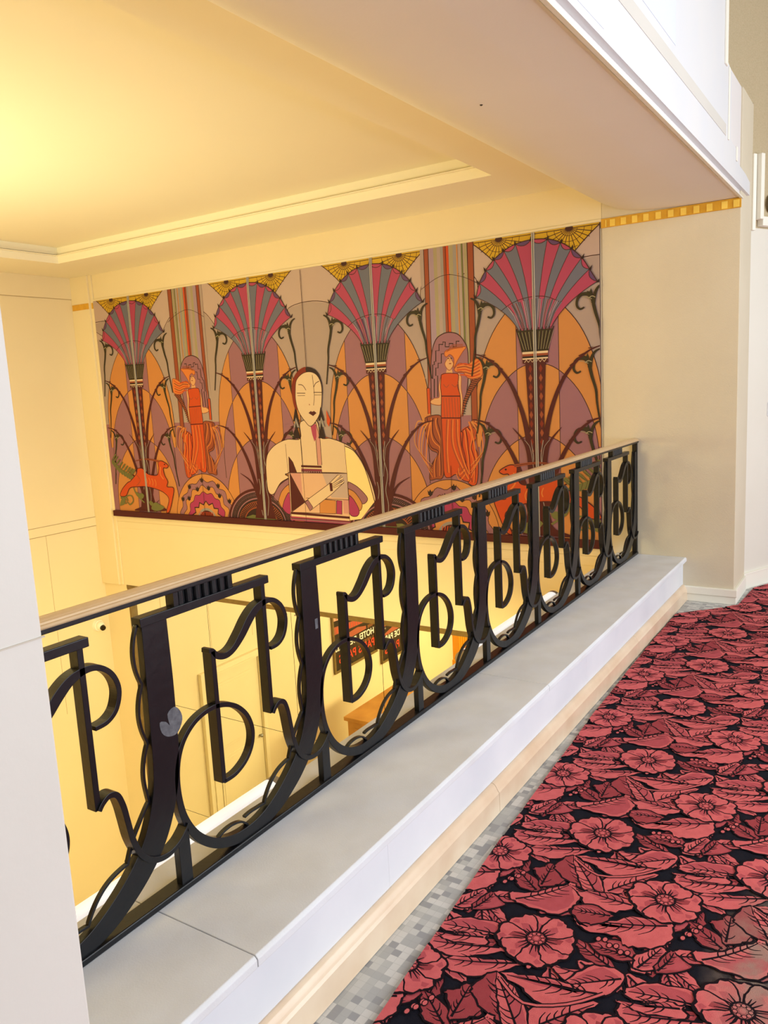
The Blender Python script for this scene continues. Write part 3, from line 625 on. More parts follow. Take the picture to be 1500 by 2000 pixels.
# arches behind the palms
for c, k in PALMS:
    A1, B1 = (PC['orange'], PC['mauve']) if k == 0 else (PC['mauve'], PC['orange'])
    vL, vR = (c-.15, c+.18) if k == 0 else (c-.31, c+.29)
    side = PC['orange']; mid = PC['mauve']
    def banded(top, hw, bot, msid, mmid):
        q = arch(c, top, hw, bot, msid)
        inner = [p for p in q if vL < p[0] < vR]
        def yat(x):
            for a, b in zip(q, q[1:]):
                if a[0] <= x <= b[0] and b[0] > a[0]: return a[1]+(b[1]-a[1])*(x-a[0])/(b[0]-a[0])
            return top
        P.raw([(vL, bot), (vL, yat(vL))]+inner+[(vR, yat(vR)), (vR, bot)], mmid)
        P.line([(vL, bot), (vL, yat(vL))], w_=.005, smooth=False); P.line([(vR, bot), (vR, yat(vR))], w_=.005, smooth=False)
        P.line(q, w_=.006, smooth=False)
    banded(1.86, .50, .75, side, mid)
    banded(1.37, .47, .45, mid, side)
    banded(.84, .47, 0, side, mid)
# stripes of light above the dancers
def dancer(mirror):
    P.mirror = mirror
    for a, b, m in ((4.0, 4.05, 'beige'), (4.07, 4.12, 'lilac'), (4.12, 4.15, 'olivepale'), (4.15, 4.18, 'beige'), (4.18, 4.205, 'grey'), (4.205, 4.225, 'rust'), (4.26, 4.29, 'olivepale'), (4.29, 4.32, 'grey'), (4.32, 4.33, 'orange'), (4.335, 4.36, 'beige'), (4.36, 4.375, 'leafgreen'), (4.385, 4.41, 'olivepale')):
        P.fill([(a, 1.3), (b, 1.3), (b, 2.31), (a, 2.31)], PC[m], False)
    P.fill([(4.23, 1.5), (4.252, 1.5), (4.252, 2.31), (4.23, 2.31)], PC['redorange'], False); P.line([(4.228, 1.5), (4.228, 2.31)], PC['maroon'], .006, False)
    for a, b, lo in ((4.035, 4.075, 1.1), (4.415, 4.465, .9)):
        P.fill([(a-.01, lo), (b-.01, lo), (b, 2.31), (a, 2.31)], PC['rust'], False)
        P.line([(a-.01, lo), (a, 2.31)], w_=.006, smooth=False); P.line([(b-.01, lo), (b, 2.31)], w_=.006, smooth=False)
    P.line([(4.0, 2.0), (4.134, 2.068), (4.246, 2.085), (4.38, 2.05), (4.5, 1.99)], w_=.004)
    # mound with zigzag cloth
    c = 4.19
    for rx, ry, m, wav in ((.43, .465, 'orange', 0), (.37, .40, 'mauve', .018), (.31, .335, 'orange', .02), (.255, .275, 'magenta', .012)):
        q = [(c+(rx+wav*math.sin(i*1.1))*math.cos(math.pi*i/40), .02+(ry+wav*math.sin(i*1.1))*math.sin(math.pi*i/40)) for i in range(41)]
        P.raw(q, PC[m]); P.line(q, smooth=False, w_=.006)
    zz = [(c+(.19 if i % 2 else .155)*math.cos(math.pi*i/14)*1.1, .02+(.19 if i % 2 else .155)*math.sin(math.pi*i/14)) for i in range(15)]
    P.raw(zz, PC['orange']); P.line(zz, PC['dark'], .014, False)
    P.raw(ell(c, .02, .13, .12, 20, 0, 180), PC['grey']); P.raw(ell(c, .02, .105, .095, 20, 0, 180), PC['maroon'])
    for i in range(9): P.line([(c-.09+.0225*i, .06), (c-.08+.0225*i, .10)], PC['redorange'], .008, False)
    for rr, aa in ((.305, (40, 70, 100, 130)), (.375, (30, 55, 85, 120, 150))):
        for a in aa:
            x_ = c+rr*math.cos(math.radians(a)); y_ = .02+rr*1.08*math.sin(math.radians(a))
            P.fill([(x_-.025, y_+.025), (x_-.012, y_+.008), (x_, y_+.03), (x_+.012, y_+.008), (x_+.025, y_+.025), (x_+.02, y_-.015), (x_, y_-.028), (x_-.02, y_-.015)], PC['dark'], False)
    P.fill(MD['halo'], PC['mauve']); P.line(MD['halo'])
    P.line(MD['steps'], PC['dark'], .009, False); P.line(MD['steps2'], PC['dark'], .008, False)
    for k_, m, sw in (('drapL', 'rust', 'flame'), ('drapR', 'redorange', 'flame')):
        P.fill(MD[k_], PC[m]); P.line(MD[k_]+[MD[k_][0]], w_=.006)
        D_ = MD[k_]; la, lb = (([0, 10, 9, 8, 7, 6], [2, 3, 4]) if k_ == 'drapL' else ([0, 7, 6], [1, 2, 3, 4, 5]))
        def res(ix, n=9):
            q = catmull([D_[i] for i in ix], False, 12); return [q[int(j*(len(q)-1)/n)] for j in range(n+1)]
        qa, qb = res(la), res(lb)
        for j in range(1, 9):
            f_ = j/9; P.stroke([(x0*(1-f_)+x1*f_+.007*math.sin(i*1.3+j*.5), y0*(1-f_)+y1*f_) for i, ((x0, y0), (x1, y1)) in enumerate(zip(qa, qb))], .008, PC[(sw, 'maroon', m)[j % 3]], taper=(.009, .005))
    # billowing veil both sides of the feet
    for sg, x0 in ((-1, 4.03), (1, 4.38)):
        for q in range(6):
            P.stroke([(x0, .50+.02*q), (x0+sg*(.05+.02*q), .62+.03*q), (x0+sg*(.035+.018*q), .80+.03*q), (x0+sg*.01*q, .95)], .012, PC[('flame', 'rust', 'orange')[q % 3]], taper=(.004, .014))
    P.stroke(MD['cornu'], .05, PC['dark'], taper=(.014, .068)); P.stroke(MD['cornu'], .04, PC['rust'], taper=(.006, .054))
    cc = catmull(MD['cornu'], False, 7)
    for i in range(2, len(cc)-1): P.line([(cc[i][0]-.02, cc[i][1]+.004), (cc[i][0]+.022, cc[i][1]-.006)], PC['dark'], .006, False)
    P.fill(MD['hair2'], PC['flame']); P.line(MD['hair2']+[MD['hair2'][0]], PC['rust'], .007)
    for q in range(5):
        P.line([(4.29+.0*q, 1.36-.018*q+.03), (4.36, 1.40-.022*q), (4.42, 1.385-.022*q), (4.49, 1.42-.026*q)], PC['rust' if q % 2 else 'redorange'], .010)
    P.fill(MD['armL'], PC['skin']); P.line(MD['armL']+[MD['armL'][0]], PC['rust'], .005)
    P.fill(MD['armR'], PC['skin']); P.line(MD['armR']+[MD['armR'][0]], PC['rust'], .005)
    P.fill(MD['trumpet'], PC['redorange'], False); P.line(MD['trumpet']+[MD['trumpet'][0]], PC['maroon'], .006, False)
    P.fill(MD['neck'], PC['skin'], False); P.fill(MD['dress'], PC['redorange']); P.line(MD['dress']+[MD['dress'][0]], PC['maroon'], .006)
    for x_ in (4.165, 4.19, 4.215, 4.24, 4.265, 4.29): P.line([(x_, .985), (x_-.005+.01*(x_-4.2), 1.14)], PC['rust'], .006, False)
    P.line([(4.14, 1.157), (4.31, 1.151)], PC['maroon'], .009, False); P.line([(4.135, .983), (4.31, .979)], PC['maroon'], .009, False)
    for k_ in ('fold1', 'fold2', 'fold3'): P.line(MD[k_], PC['rust'], .009); P.line([(a+.014, b) for a, b in MD[k_]], PC['flame'], .008)
    for q in range(4): P.line([(4.235-.012*q+.05, .60-.02*q), (4.28, .55-.022*q), (4.33, .59-.02*q)], PC['flame' if q % 2 else 'rust'], .007)
    P.line([(4.165, 1.25), (4.19, 1.225), (4.215, 1.245)], PC['rust'], .006); P.line([(4.24, 1.245), (4.27, 1.225), (4.295, 1.25)], PC['rust'], .006)
    P.fill(MD['hair1'], PC['flame']); P.line(MD['hair1']+[MD['hair1'][0]], PC['rust'], .006)
    P.fill(MD['head'], PC['skin']); P.line(MD['head']+[MD['head'][0]], PC['rust'], .005)
    P.line([(4.212, 1.447), (4.226, 1.45)], PC['dark'], .006, False); P.line([(4.238, 1.45), (4.252, 1.447)], PC['dark'], .006, False)
    P.line([(4.231, 1.445), (4.228, 1.425)], PC['rust'], .004, False); P.line([(4.222, 1.408), (4.242, 1.408)], PC['hair'], .007, False)
    for q in range(4): P.line([(4.20+.01*q, 1.50+.008*q), (4.26, 1.52+.01*q), (4.35, 1.525+.008*q)], PC['rust'], .005)
    P.mirror = None
dancer(None); dancer(2.80)
# palms
def bez(a, b, c_, n=8): return [((1-t)**2*a[0]+2*t*(1-t)*b[0]+t*t*c_[0], (1-t)**2*a[1]+2*t*(1-t)*b[1]+t*t*c_[1]) for t in [i/n for i in range(n+1)]]
RIM = [(-.467, 1.888), (-.436, 1.99), (-.379, 2.078), (-.309, 2.148), (-.228, 2.20), (-.135, 2.236), (-.014, 2.25), (.111, 2.238), (.208, 2.202), (.286, 2.15), (.362, 2.078), (.416, 1.995), (.471, 1.905)]
def rimat(a):
    x = a*(len(RIM)-1); i = min(int(x), len(RIM)-2); f = x-i; return (RIM[i][0]+f*(RIM[i+1][0]-RIM[i][0]), RIM[i][1]+f*(RIM[i+1][1]-RIM[i][1]))
def hook(c, sg, dx, dt):
    T = lambda p: (c+sg*(p[0]+dx), p[1]+dt)
    for m, e in ((PC['dark'], .0), (PC['green'], -.006)):
        P.stroke([T(p) for p in ((-.525, 1.30), (-.492, 1.50), (-.484, 1.60), (-.455, 1.70), (-.435, 1.79))], .02, m, taper=(.011+e, .026+e))
        P.stroke([T(p) for p in ((-.44, 1.76), (-.455, 1.83), (-.48, 1.87), (-.515, 1.888))], .02, m, taper=(.030+e, .009+e))
        P.stroke([T(p) for p in ((-.445, 1.775), (-.41, 1.822), (-.36, 1.828), (-.328, 1.80), (-.322, 1.755), (-.345, 1.728), (-.375, 1.738))], .02, m, taper=(.028+e, .012+e))
        P.fill([T(p) for p in ((-.44, 1.82), (-.425, 1.865), (-.415, 1.84), (-.395, 1.85), (-.40, 1.815))], m, False)
    P.line([T(p) for p in ((-.455, 1.80), (-.43, 1.81), (-.405, 1.795))], PC['olivepale'], .006)
    P.line([T(p) for p in ((-.43, 1.79), (-.40, 1.806), (-.36, 1.812))], PC['olivepale'], .004)
for ip, (c, k) in enumerate(PALMS):
    for sg in (-1, 1):
        for dx, dt in ((0, 0), (.03, -.445), (.03, -.95)):
            if k and ((c > 3 and sg < 0) or (c < 3 and sg > 0)) and dt < 0: continue
            hook(c, sg, dx, dt)
    # snake coils / basket at the foot of the two middle palms
    if k:
        cc = c-.06 if c < 3 else c+.06
        P.raw(ell(cc, .03, .42, .33, 28, 0, 180), PC['maroon']); P.raw(ell(cc, .03, .395, .305, 28, 0, 180), PC['mauve'])
        for a in range(2, 60):
            an = math.pi*a/61
            for rr, sg in ((.345, 1), (.345, -1)):
                P.line([(cc+(rr-.035)*math.cos(an), .03+(rr-.035)*.77*math.sin(an)), (cc+rr*math.cos(an+sg*.06), .03+rr*.77*math.sin(an+sg*.06)), (cc+(rr+.035)*math.cos(an), .03+(rr+.035)*.77*math.sin(an))], PC['dark'], .009, False)
        P.raw(ell(cc, .03, .30, .225, 24, 0, 180), PC['dark']); P.raw(ell(cc, .03, .28, .205, 24, 0, 180), PC['rust'])
        for a in range(1, 34):
            an = math.pi*a/34; P.line([(cc+.21*math.cos(an), .03+.15*math.sin(an)), (cc+.275*math.cos(an+.05), .03+.2*math.sin(an+.05))], PC['dark'], .012, False)
        P.raw(ell(cc, .03, .2, .14, 20, 0, 180), PC['dark'])
        P.fill([(cc-.2, .07), (cc-.1, .10), (cc, .09), (cc+.12, .10), (cc+.2, .07), (cc+.1, .05), (cc, .06), (cc-.1, .05)], PC['leafgreen'], False)
    # trunk
    P.fill([(c-.08, 1.37), (c-.062, 1.0), (c-.055, .6), (c-.075, .3), (c-.13, .07), (c+.13, .07), (c+.075, .3), (c+.055, .6), (c+.062, 1.0), (c+.08, 1.37)], PC['maroon'], False)
    for t_ in range(11):
        y_ = .62+t_*.068
        for sg in (-1, 1): P.fill([(c+sg*.04, y_), (c+sg*.056, y_+.03), (c+sg*.04, y_+.06), (c+sg*.026, y_+.03)], PC['rust'] if t_ % 2 else PC['hair'], False)
    for sg in (-1, 1):
        P.line([(c+sg*.03, .10), (c+sg*.055, .25), (c+sg*.035, .38), (c+sg*.06, .52), (c+sg*.03, .66), (c+sg*.05, .80)], PC['grey'], .006)
        M_ = lambda L: [(c+sg*a, b) for a, b in L]
        for L in ([(-.045, .45), (-.06, .70), (-.085, .90), (-.135, 1.077), (-.209, 1.24), (-.30, 1.355), (-.407, 1.436), (-.50, 1.468)], [(-.05, .15), (-.08, .35), (-.147, .565), (-.224, .729), (-.316, .856), (-.424, .94), (-.53, .965)]):
            P.stroke(M_(L), .04, PC['maroon'], taper=(.052, .006))
            q = catmull(M_(L), False, 3)
            for i in range(4, len(q)-3, 2): P.fill([(q[i][0], q[i][1]+.012), (q[i][0]+.008*sg, q[i][1]+.019), (q[i+1][0], q[i+1][1]+.010)], PC['maroon'], False)
        P.stroke(M_([(-.045, .50), (-.07, .70), (-.11, .80), (-.195, .895)]), .03, PC['maroon'], taper=(.045, .003))
        P.stroke(M_([(-.05, .18), (-.09, .32), (-.16, .43), (-.28, .50)]), .03, PC['maroon'], taper=(.045, .003))
        P.line(M_([(-.02, .5), (-.05, .72), (-.08, .78), (-.10, .80)]), PC['grey'], .004)
    # fan head
    N_ = 12
    rows = []
    for i in range(N_+1):
        a = i/N_; bx = -.125+.25*a; R_ = rimat(a); u = 2*a-1
        ctrl = (bx*1.75, 1.785+.17*(1-abs(u)))
        rows.append([(c+x, y) for x, y in bez((bx, 1.615), ctrl, R_, 10)])
    for i in range(N_):
        m = PC['crimson'] if (i+(0 if c < 1 or 3 < c < 4 else 1)) % 2 == 0 else PC['blue']
        P.raw(rows[i]+rows[i+1][::-1], m, i > 0)
    for i in range(N_+1): P.line(rows[i], w_=.0045, smooth=False)
    sc_l = []
    for i in range(N_):
        a, b = rows[i][-1], rows[i+1][-1]; mx, my = (a[0]+b[0])/2, (a[1]+b[1])/2; dx, dy = c-mx, 1.75-my; l = math.hypot(dx, dy)
        dp = (mx+dx/l*.028, my+dy/l*.028); sc_ = bez(a, (mx+dx/l*.055, my+dy/l*.055), b, 6)
        P.raw(sc_+[b, a], PC['purple'] if i % 2 else PC['crimson']); P.line(sc_, w_=.005, smooth=False)
    P.line([(c+a, b) for a, b in RIM], w_=.007)
    for i in range(N_+1):
        a = rows[i][-1]; P.fill([(a[0]-.012, a[1]-.008), (a[0]+.012, a[1]-.008), (a[0]+(a[0]-c)*.05, a[1]+.028)], PC['dark'], False)
    ia = [(c-.265, 1.768), (c-.19, 1.812), (c-.10, 1.84), (c, 1.85), (c+.10, 1.838), (c+.19, 1.795)]
    P.line(ia, w_=.005)
    for i in range(14):
        a = (i+.5)/14; x0 = -.12+.24*a; x1 = x0*1.85; y1 = 1.835-.9*x1*x1
        P.fill([(c+x0*1.0-.004, 1.62), (c+x0*1.35-.010, 1.72), (c+x1-.010, y1), (c+x1+.008, y1-.006), (c+x0*1.35+.008, 1.72), (c+x0+.004, 1.62)], PC[('purple' if 3 < c < 4 and x0 < 0 else 'blue') if i % 2 else ('lilac' if i % 4 == 0 else 'mauve')], False)
        P.line([(c+x0, 1.62), (c+x0*1.4, 1.73), (c+x1, y1)], w_=.0045)
    # cup and bands
    P.fill([(c-.145, 1.615), (c-.13, 1.57), (c-.105, 1.455), (c+.105, 1.455), (c+.13, 1.57), (c+.145, 1.61)], PC['green'], False)
    for i in range(11):
        x0 = -.125+.25*i/10; P.line([(c+x0*.75, 1.46), (c+x0*1.1, 1.60), (c+x0*1.15+.004, 1.628)], PC['dark'], .008); P.line([(c+x0*.75+.008, 1.47), (c+x0*1.1+.009, 1.60)], PC['olivepale'], .003)
    for y_, h_, m in ((1.44, .016, 'cream'), (1.424, .016, 'rust'), (1.408, .016, 'dark'), (1.40, .010, 'cream'), (1.37, .03, 'maroon')):
        P.fill([(c-.10, y_), (c+.10, y_), (c+.10, y_+h_), (c-.10, y_+h_)], PC[m], False)
    P.line([(c-.085+.0155*i, 1.378+(.02 if i % 2 else 0)) for i in range(12)], PC['cream'], .005, False)
# leaping antelopes with foliage
def deer(mirror):
    P.mirror = mirror
    for k_, w_ in (('vine', .012), ('vine2', .014), ('vine3', .016)): P.line(MD[k_], PC['leafgreen'], w_)
    v = catmull(MD['vine'], False, 3)
    for i in range(0, len(v)):
        for sg in (-1, 1):
            x_, y_ = v[i]; P.fill([(x_, y_), (x_+.02+.03*sg, y_+.045*sg+.01), (x_+.05+.03*sg, y_+.06*sg), (x_+.045, y_+.02*sg)], PC['leafgreen'], True, 3)
            P.line([(x_, y_), (x_+.05+.03*sg, y_+.055*sg)], w_=.003, smooth=False)
    v = catmull(MD['vine3'], False, 2)
    for i, (x_, y_) in enumerate(v):
        sg = 1 if i % 2 else -1; P.fill([(x_, y_), (x_+.03, y_+.05*sg), (x_+.08, y_+.03*sg), (x_+.05, y_-.01)], PC['leafgreen'], True, 3)
    P.line([(.20+.04*math.cos(a*.5)*(1-a/26), .17+.045*math.sin(a*.5)*(1-a/26)) for a in range(22)], PC['leafgreen'], .010)
    P.fill([(.10, .12), (.14, .19), (.19, .17), (.17, .13)], PC['leafgreen']); P.fill([(.12, .20), (.17, .26), (.21, .23), (.16, .19)], PC['leafgreen'])
    P.fill(MD['plant'], PC['maroon']); P.fill([(.60, .10), (.66, .17), (.74, .15), (.80, .12), (.70, .08)], PC['leafgreen'])
    P.fill(MD['deer'], PC['redorange']); P.line(MD['deer']+[MD['deer'][0]], PC['maroon'], .008)
    P.stroke(MD['horn'], .016, PC['rust'], taper=(.024, .008)); P.line(MD['horn'], PC['maroon'], .004)
    for q in range(4): P.line([(.56+.045*q, .44-.008*q), (.575+.045*q, .40-.008*q), (.565+.045*q, .37-.01*q)], PC['flame'], .009)
    P.line([(.80, .55), (.79, .47), (.83, .42)], PC['flame'], .012); P.line([(.42, .46), (.47, .40), (.40, .34)], PC['rust'], .008)
    P.fill(ell(.865, .575, .010, .008, 8), PC['dark'], False)
    P.mirror = None
deer(None); deer(2.775)
# the woman in the middle
g = lambda k_, m, **kw: (P.fill(MD[k_], PC[m], kw.get('smooth', True)), P.line(MD[k_]+[MD[k_][0]], w_=kw.get('w', .006), smooth=kw.get('smooth', True)))
P.stroke(ell(2.87, .10, .60, .745, 30, 15, 86), .014, PC['rust'], smooth=False)
g('wbody', 'cream'); 
P.fill([(3.17, .10), (3.17, .76), (3.26, .715), (3.36, .57), (3.43, .38), (3.45, .28), (3.30, .12)], mat('paint_sand', 'F3CF8C', .6), False)
P.line([(3.17, .76), (3.27, .71), (3.37, .56), (3.45, .28)])
for k_, m in (('wband1', 'mauve'), ('wband2', 'orange'), ('wband3', 'magenta'), ('wbandR1', 'mauve'), ('wbandR2', 'orange'), ('wbandR3', 'magenta')): g(k_, m)
P.fill([(2.51, .516), (3.175, .52), (3.175, .09), (2.505, .09)], PC['peach'], False)
P.fill([(2.90, .52), (3.175, .52), (3.175, .30), (2.99, .30)], PC['pale'], False)
P.fill([(2.53, .516), (2.655, .516), (2.66, .30)], PC['pinkish'], False)
g('wmaroon', 'maroon', smooth=False); g('wredtri', 'maroon', smooth=False)
g('wsq1', 'peach', smooth=False); g('wsq2', 'orange', smooth=False); g('wsq3', 'magenta', smooth=False)
P.fill([(3.115, .285), (3.178, .285), (3.178, .16), (3.115, .16)], PC['pinkish'], False)
P.fill([(2.51, .150), (3.178, .135), (3.178, .115), (2.51, .128)], PC['maroon'], False); P.fill([(2.51, .128), (3.178, .112), (3.178, .10), (2.51, .11)], PC['cream'], False)
P.fill([(2.50, .108), (3.18, .095), (3.18, .062), (2.50, .07)], PC['crimson'], False); P.fill([(2.50, .092), (3.18, .08), (3.18, .07), (2.50, .08)], PC['mauve'], False)
P.line([(2.51, .516), (3.175, .52), (3.175, .09), (2.51, .09), (2.51, .516)], smooth=False)
P.line([(2.70, .285), (3.175, .285)], smooth=False, w_=.005)
for x_ in (2.51, 3.175): P.line([(x_, .5), (x_-.01, .78)], smooth=False, w_=.004)
g('whand', 'cream', smooth=False, w=.005); g('wstripe', 'mauve', smooth=False)
for q in range(4): P.line([(2.98+.012*q, .41-.008*q), (3.10+.012*q, .475-.014*q)], w_=.004, smooth=False)
P.fill([(2.975, .43), (3.005, .432), (3.01, .36), (2.98, .355)], PC['maroon'], False)
P.fill([(2.668, .588), (2.90, .584), (2.902, .522), (2.666, .525)], PC['maroon'], False)
P.fill([(2.668, .568), (2.90, .565), (2.90, .553), (2.668, .556)], PC['cream'], False); P.fill([(2.668, .55), (2.90, .547), (2.90, .54), (2.668, .542)], PC['crimson'], False)
for q in range(9): P.fill([(2.67+.0255*q, .534), (2.683+.0255*q, .518), (2.695+.0255*q, .534)], PC['mauve'], False)
g('wpink', 'pinkish', smooth=False)
P.fill([(2.80, .97), (2.87, .95), (2.865, .84), (2.84, .80), (2.82, .86)], PC['crimson'], False)
P.line([(2.68, 1.0), (2.69, .52)], w_=.005, smooth=False)
P.fill(MD['whair'], PC['hair']); P.fill(MD['whair2'], PC['dark'])
g('wface', 'cream')
P.fill([(2.775, 1.412)]+[p for p in catmull(MD['wface'], True, 4) if p[0] > 2.775 and p[1] > .96]+[(2.80, .96)], PC['peach'], False) if False else None
for a, b in ((2.676, 2.771), (2.864, 2.955)):
    P.line([(a, 1.236), (b, 1.232)], w_=.006, smooth=False); P.line([(a+.005, 1.213), (b-.005, 1.211)], w_=.004, smooth=False)
P.line(MD['wbrowL'], w_=.006); P.line(MD['wbrowR'], w_=.006); P.line(MD['wnose'], w_=.005)
P.line([(2.806, 1.135), (2.812, 1.125)], PC['rust'], .008, False)
P.fill([(2.793, 1.056), (2.818, 1.073), (2.836, 1.066), (2.856, 1.073), (2.883, 1.054), (2.842, 1.028)], PC['maroon'], False)
for x_, sg in ((2.643, 1), (2.930, 1)):
    P.fill([(x_, 1.11), (x_-.033, .985), (x_+.033, .985)], PC['dark'], False); P.fill([(x_+.002, 1.02), (x_-.033, .93), (x_+.035, .93)], PC['grey'], False)
    P.fill([(x_, .97), (x_-.045, .83), (x_+.035, .83)], PC['dark'], False); P.line([(x_, .99), (x_-.012, .93)], PC['dark'], .004, False)
P.fill([(2.99, 1.08), (3.03, .99), (3.01, .93), (2.99, .96)], PC['redorange'], False)
P.line([(2.80, 2.29), (2.80, 1.45)], w_=.005, smooth=False); P.line([(2.68, .9), (2.685, .06)], w_=.004, smooth=False)
for x_ in (1.39, 4.205): P.line([(x_, .06), (x_, .6)], w_=.004, smooth=False)
mu = tag(empty('mural', (XW, 4.5, .33)), 'wide painted art deco mural of palms, dancers, antelopes and a pale woman', 'mural')
o = P.build('painted_panel', mu); o.location = (-XW, -4.5, -.33)
o = fixn(MB().box(XW-.017, XW-.003, 7.22-W_, 7.22, .33, .33+H_).build('backing_board', PC['ink'], mu)); o.location = (-XW, -4.5, -.33)
o = fixn(MB().box(XW-.05, XW-.003, 7.22-W_, 7.22, .33, .392).build('base_board', PC['maroon'], mu, bevel=.003)); o.location = (-XW, -4.5, -.33); o['label'] = 'dark maroon base board'
rod = mat('joint_strip_metal', 'A39C94', .5, metal=.0)
for c, k in PALMS:
    y_ = 7.22-c; o = fixn(MB().box(XW-.029, XW-.017, y_-.011, y_-.003, .392, 2.628).box(XW-.029, XW-.017, y_+.003, y_+.011, .392, 2.628).box(XW-.023, XW-.017, y_-.004, y_+.004, .392, 2.628, 0).build('joint_strip', rod, mu)); o.location = (-XW, -4.5, -.33)

# ------------------------------------------------------------------ patterned carpet
def cm(n, c): return mat('carpet_'+n, c, .97, spec=.15, noise=(42, .55, {'r': 'BF5558', 'd': '94393F', 'm': 'A9464C', 'n': '1B1B26', 'k': '1A0F16'}[n[0]]), bump=(500, .35))
def worn(m):
    nt = m.node_tree; N = nt.nodes.new; L = nt.links.new; b = nt.nodes['Principled BSDF']; src = b.inputs['Base Color'].links[0].from_socket
    g_ = N('ShaderNodeNewGeometry'); tot = None
    for (cx, cy, sx, sy, am) in STAINS:
        a = N('ShaderNodeVectorMath'); a.operation = 'SUBTRACT'; a.inputs[1].default_value = (cx, cy, 0); L(g_.outputs['Position'], a.inputs[0])
        d = N('ShaderNodeVectorMath'); d.operation = 'DIVIDE'; d.inputs[1].default_value = (sx, sy, 1); L(a.outputs[0], d.inputs[0])
        l = N('ShaderNodeVectorMath'); l.operation = 'LENGTH'; L(d.outputs[0], l.inputs[0])
        r = N('ShaderNodeMapRange'); r.inputs[1].default_value = 1; r.inputs[2].default_value = .3; r.inputs[3].default_value = 0; r.inputs[4].default_value = am; L(l.outputs['Value'], r.inputs[0])
        if tot is None: tot = r.outputs[0]
        else:
            mx = N('ShaderNodeMath'); mx.operation = 'MAXIMUM'; L(tot, mx.inputs[0]); L(r.outputs[0], mx.inputs[1]); tot = mx.outputs[0]
    n = N('ShaderNodeTexNoise'); n.inputs['Scale'].default_value = 14; n.inputs['Detail'].default_value = 5; L(g_.outputs['Position'], n.inputs['Vector'])
    r2 = N('ShaderNodeMapRange'); r2.inputs[1].default_value = .35; r2.inputs[2].default_value = .6; L(n.outputs['Fac'], r2.inputs[0])
    mu_ = N('ShaderNodeMath'); mu_.operation = 'MULTIPLY'; L(tot, mu_.inputs[0]); L(r2.outputs[0], mu_.inputs[1])
    mc = N('ShaderNodeMixRGB'); mc.inputs[2].default_value = lin('9A8478'); L(mu_.outputs[0], mc.inputs[0]); L(src, mc.inputs[1]); L(mc.outputs[0], b.inputs['Base Color'])
    return m
STAINS = [(2.12, .235, .42, .16, .8), (3.35, .22, .55, .14, .45), (3.9, .05, .4, .3, .3)]
CR, CD, CM_, CN, CK = cm('red', 'D4686A'), cm('dusky', '9F4248'), cm('mid', 'B8535A'), cm('navy', '14141F'), cm('k_line', '190C14')
for m_ in (CR, CD, CM_, CN): worn(m_)
edge = [(-4.4, .95), (-1, .985), (.5, 1.015), (1.443, 1.054), (2.342, 1.117), (3.48, 1.165), (4.5, 1.19), (5.25, 1.195), (5.615, .872)]
R0 = [(-1.4, -3.0), (.566, -3.0), (.566, .884), (-1.4, .884)]
R1 = [(.5665, -3.0), (5.615, -3.0), (5.615, .855), (5.25, 1.178), (4.5, 1.176), (3.48, 1.155), (2.342, 1.108), (1.443, 1.050), (.5665, .99)]
R2 = [(5.6155, -3.0), (8.2, -3.0), (8.2, -.22), (6.1, .83), (5.6155, .855)]
K = Paint([R0, R1, R2], .00007, lambda a, b, z: (a, b, .008+z)); K.ink = CK
def grow(pts, d):
    cx = sum(p[0] for p in pts)/len(pts); cy = sum(p[1] for p in pts)/len(pts); o_ = []
    for p in pts:
        l = math.hypot(p[0]-cx, p[1]-cy) or 1; o_.append((p[0]+(p[0]-cx)/l*d, p[1]+(p[1]-cy)/l*d))
    return o_
CELL = []                                   # one repeat, as (kind, points, material, width, layer)
def cf(pts, m): CELL.append(('f', pts, m))
def cs(pts, w_, m, taper=None): CELL.append(('s', pts, m, w_, taper))
rnd = random.Random(3)
def jag(pts, amp=.004, n=4):
    q = catmull(pts, True, n); return [(a+rnd.uniform(-amp, amp), b+rnd.uniform(-amp, amp)) for a, b in q]
def leaf(pts, m=CR, m2=CM_, vein=True, ends=None):
    q = jag(pts, .0048, 5); cf(grow(q, .007), CK); cf(q, m)
    n = len(pts)
    if ends is None:
        best = max(((math.dist(pts[i], pts[j]), i, j) for i in range(n) for j in range(i)), key=lambda t_: t_[0]); ends = best[1:]
    A, B = pts[ends[0]], pts[ends[1]]
    cx = sum(p[0] for p in pts)/n; cy = sum(p[1] for p in pts)/n
    mid = (cx*.6+(A[0]+B[0])*.2, cy*.6+(A[1]+B[1])*.2)
    half = bez(A, mid, B, 8)
    i0, i1 = sorted(ends); side = pts[i0:i1+1]
    hs = [((a-cx)*.86+cx, (b-cy)*.86+cy) for a, b in side]
    if len(hs) > 2: cf(jag(hs+[(cx, cy)], .003, 3), m2)
    if vein:
        v = [(A[0]+(p[0]-A[0])*.9+.1*(mid[0]-A[0]), A[1]+(p[1]-A[1])*.9+.1*(mid[1]-A[1])) for p in half]
        cs(v, .005, CK, (.0075, .003))
        dx, dy = B[0]-A[0], B[1]-A[1]; l = math.hypot(dx, dy); ux, uy = dx/l, dy/l
        wid = min(.045, l*.16)
        for i in range(1, 7):
            for sg in (-1, 1):
                if rnd.random() < .25: continue
                p = v[i]; L_ = wid*rnd.uniform(.55, 1.0)
                cs([p, (p[0]+(ux*.75-uy*sg)*L_*.6, p[1]+(uy*.75+ux*sg)*L_*.6), (p[0]+(ux*1.25-uy*sg)*L_, p[1]+(uy*1.25+ux*sg)*L_)], .004, CK, (.005, .0018))
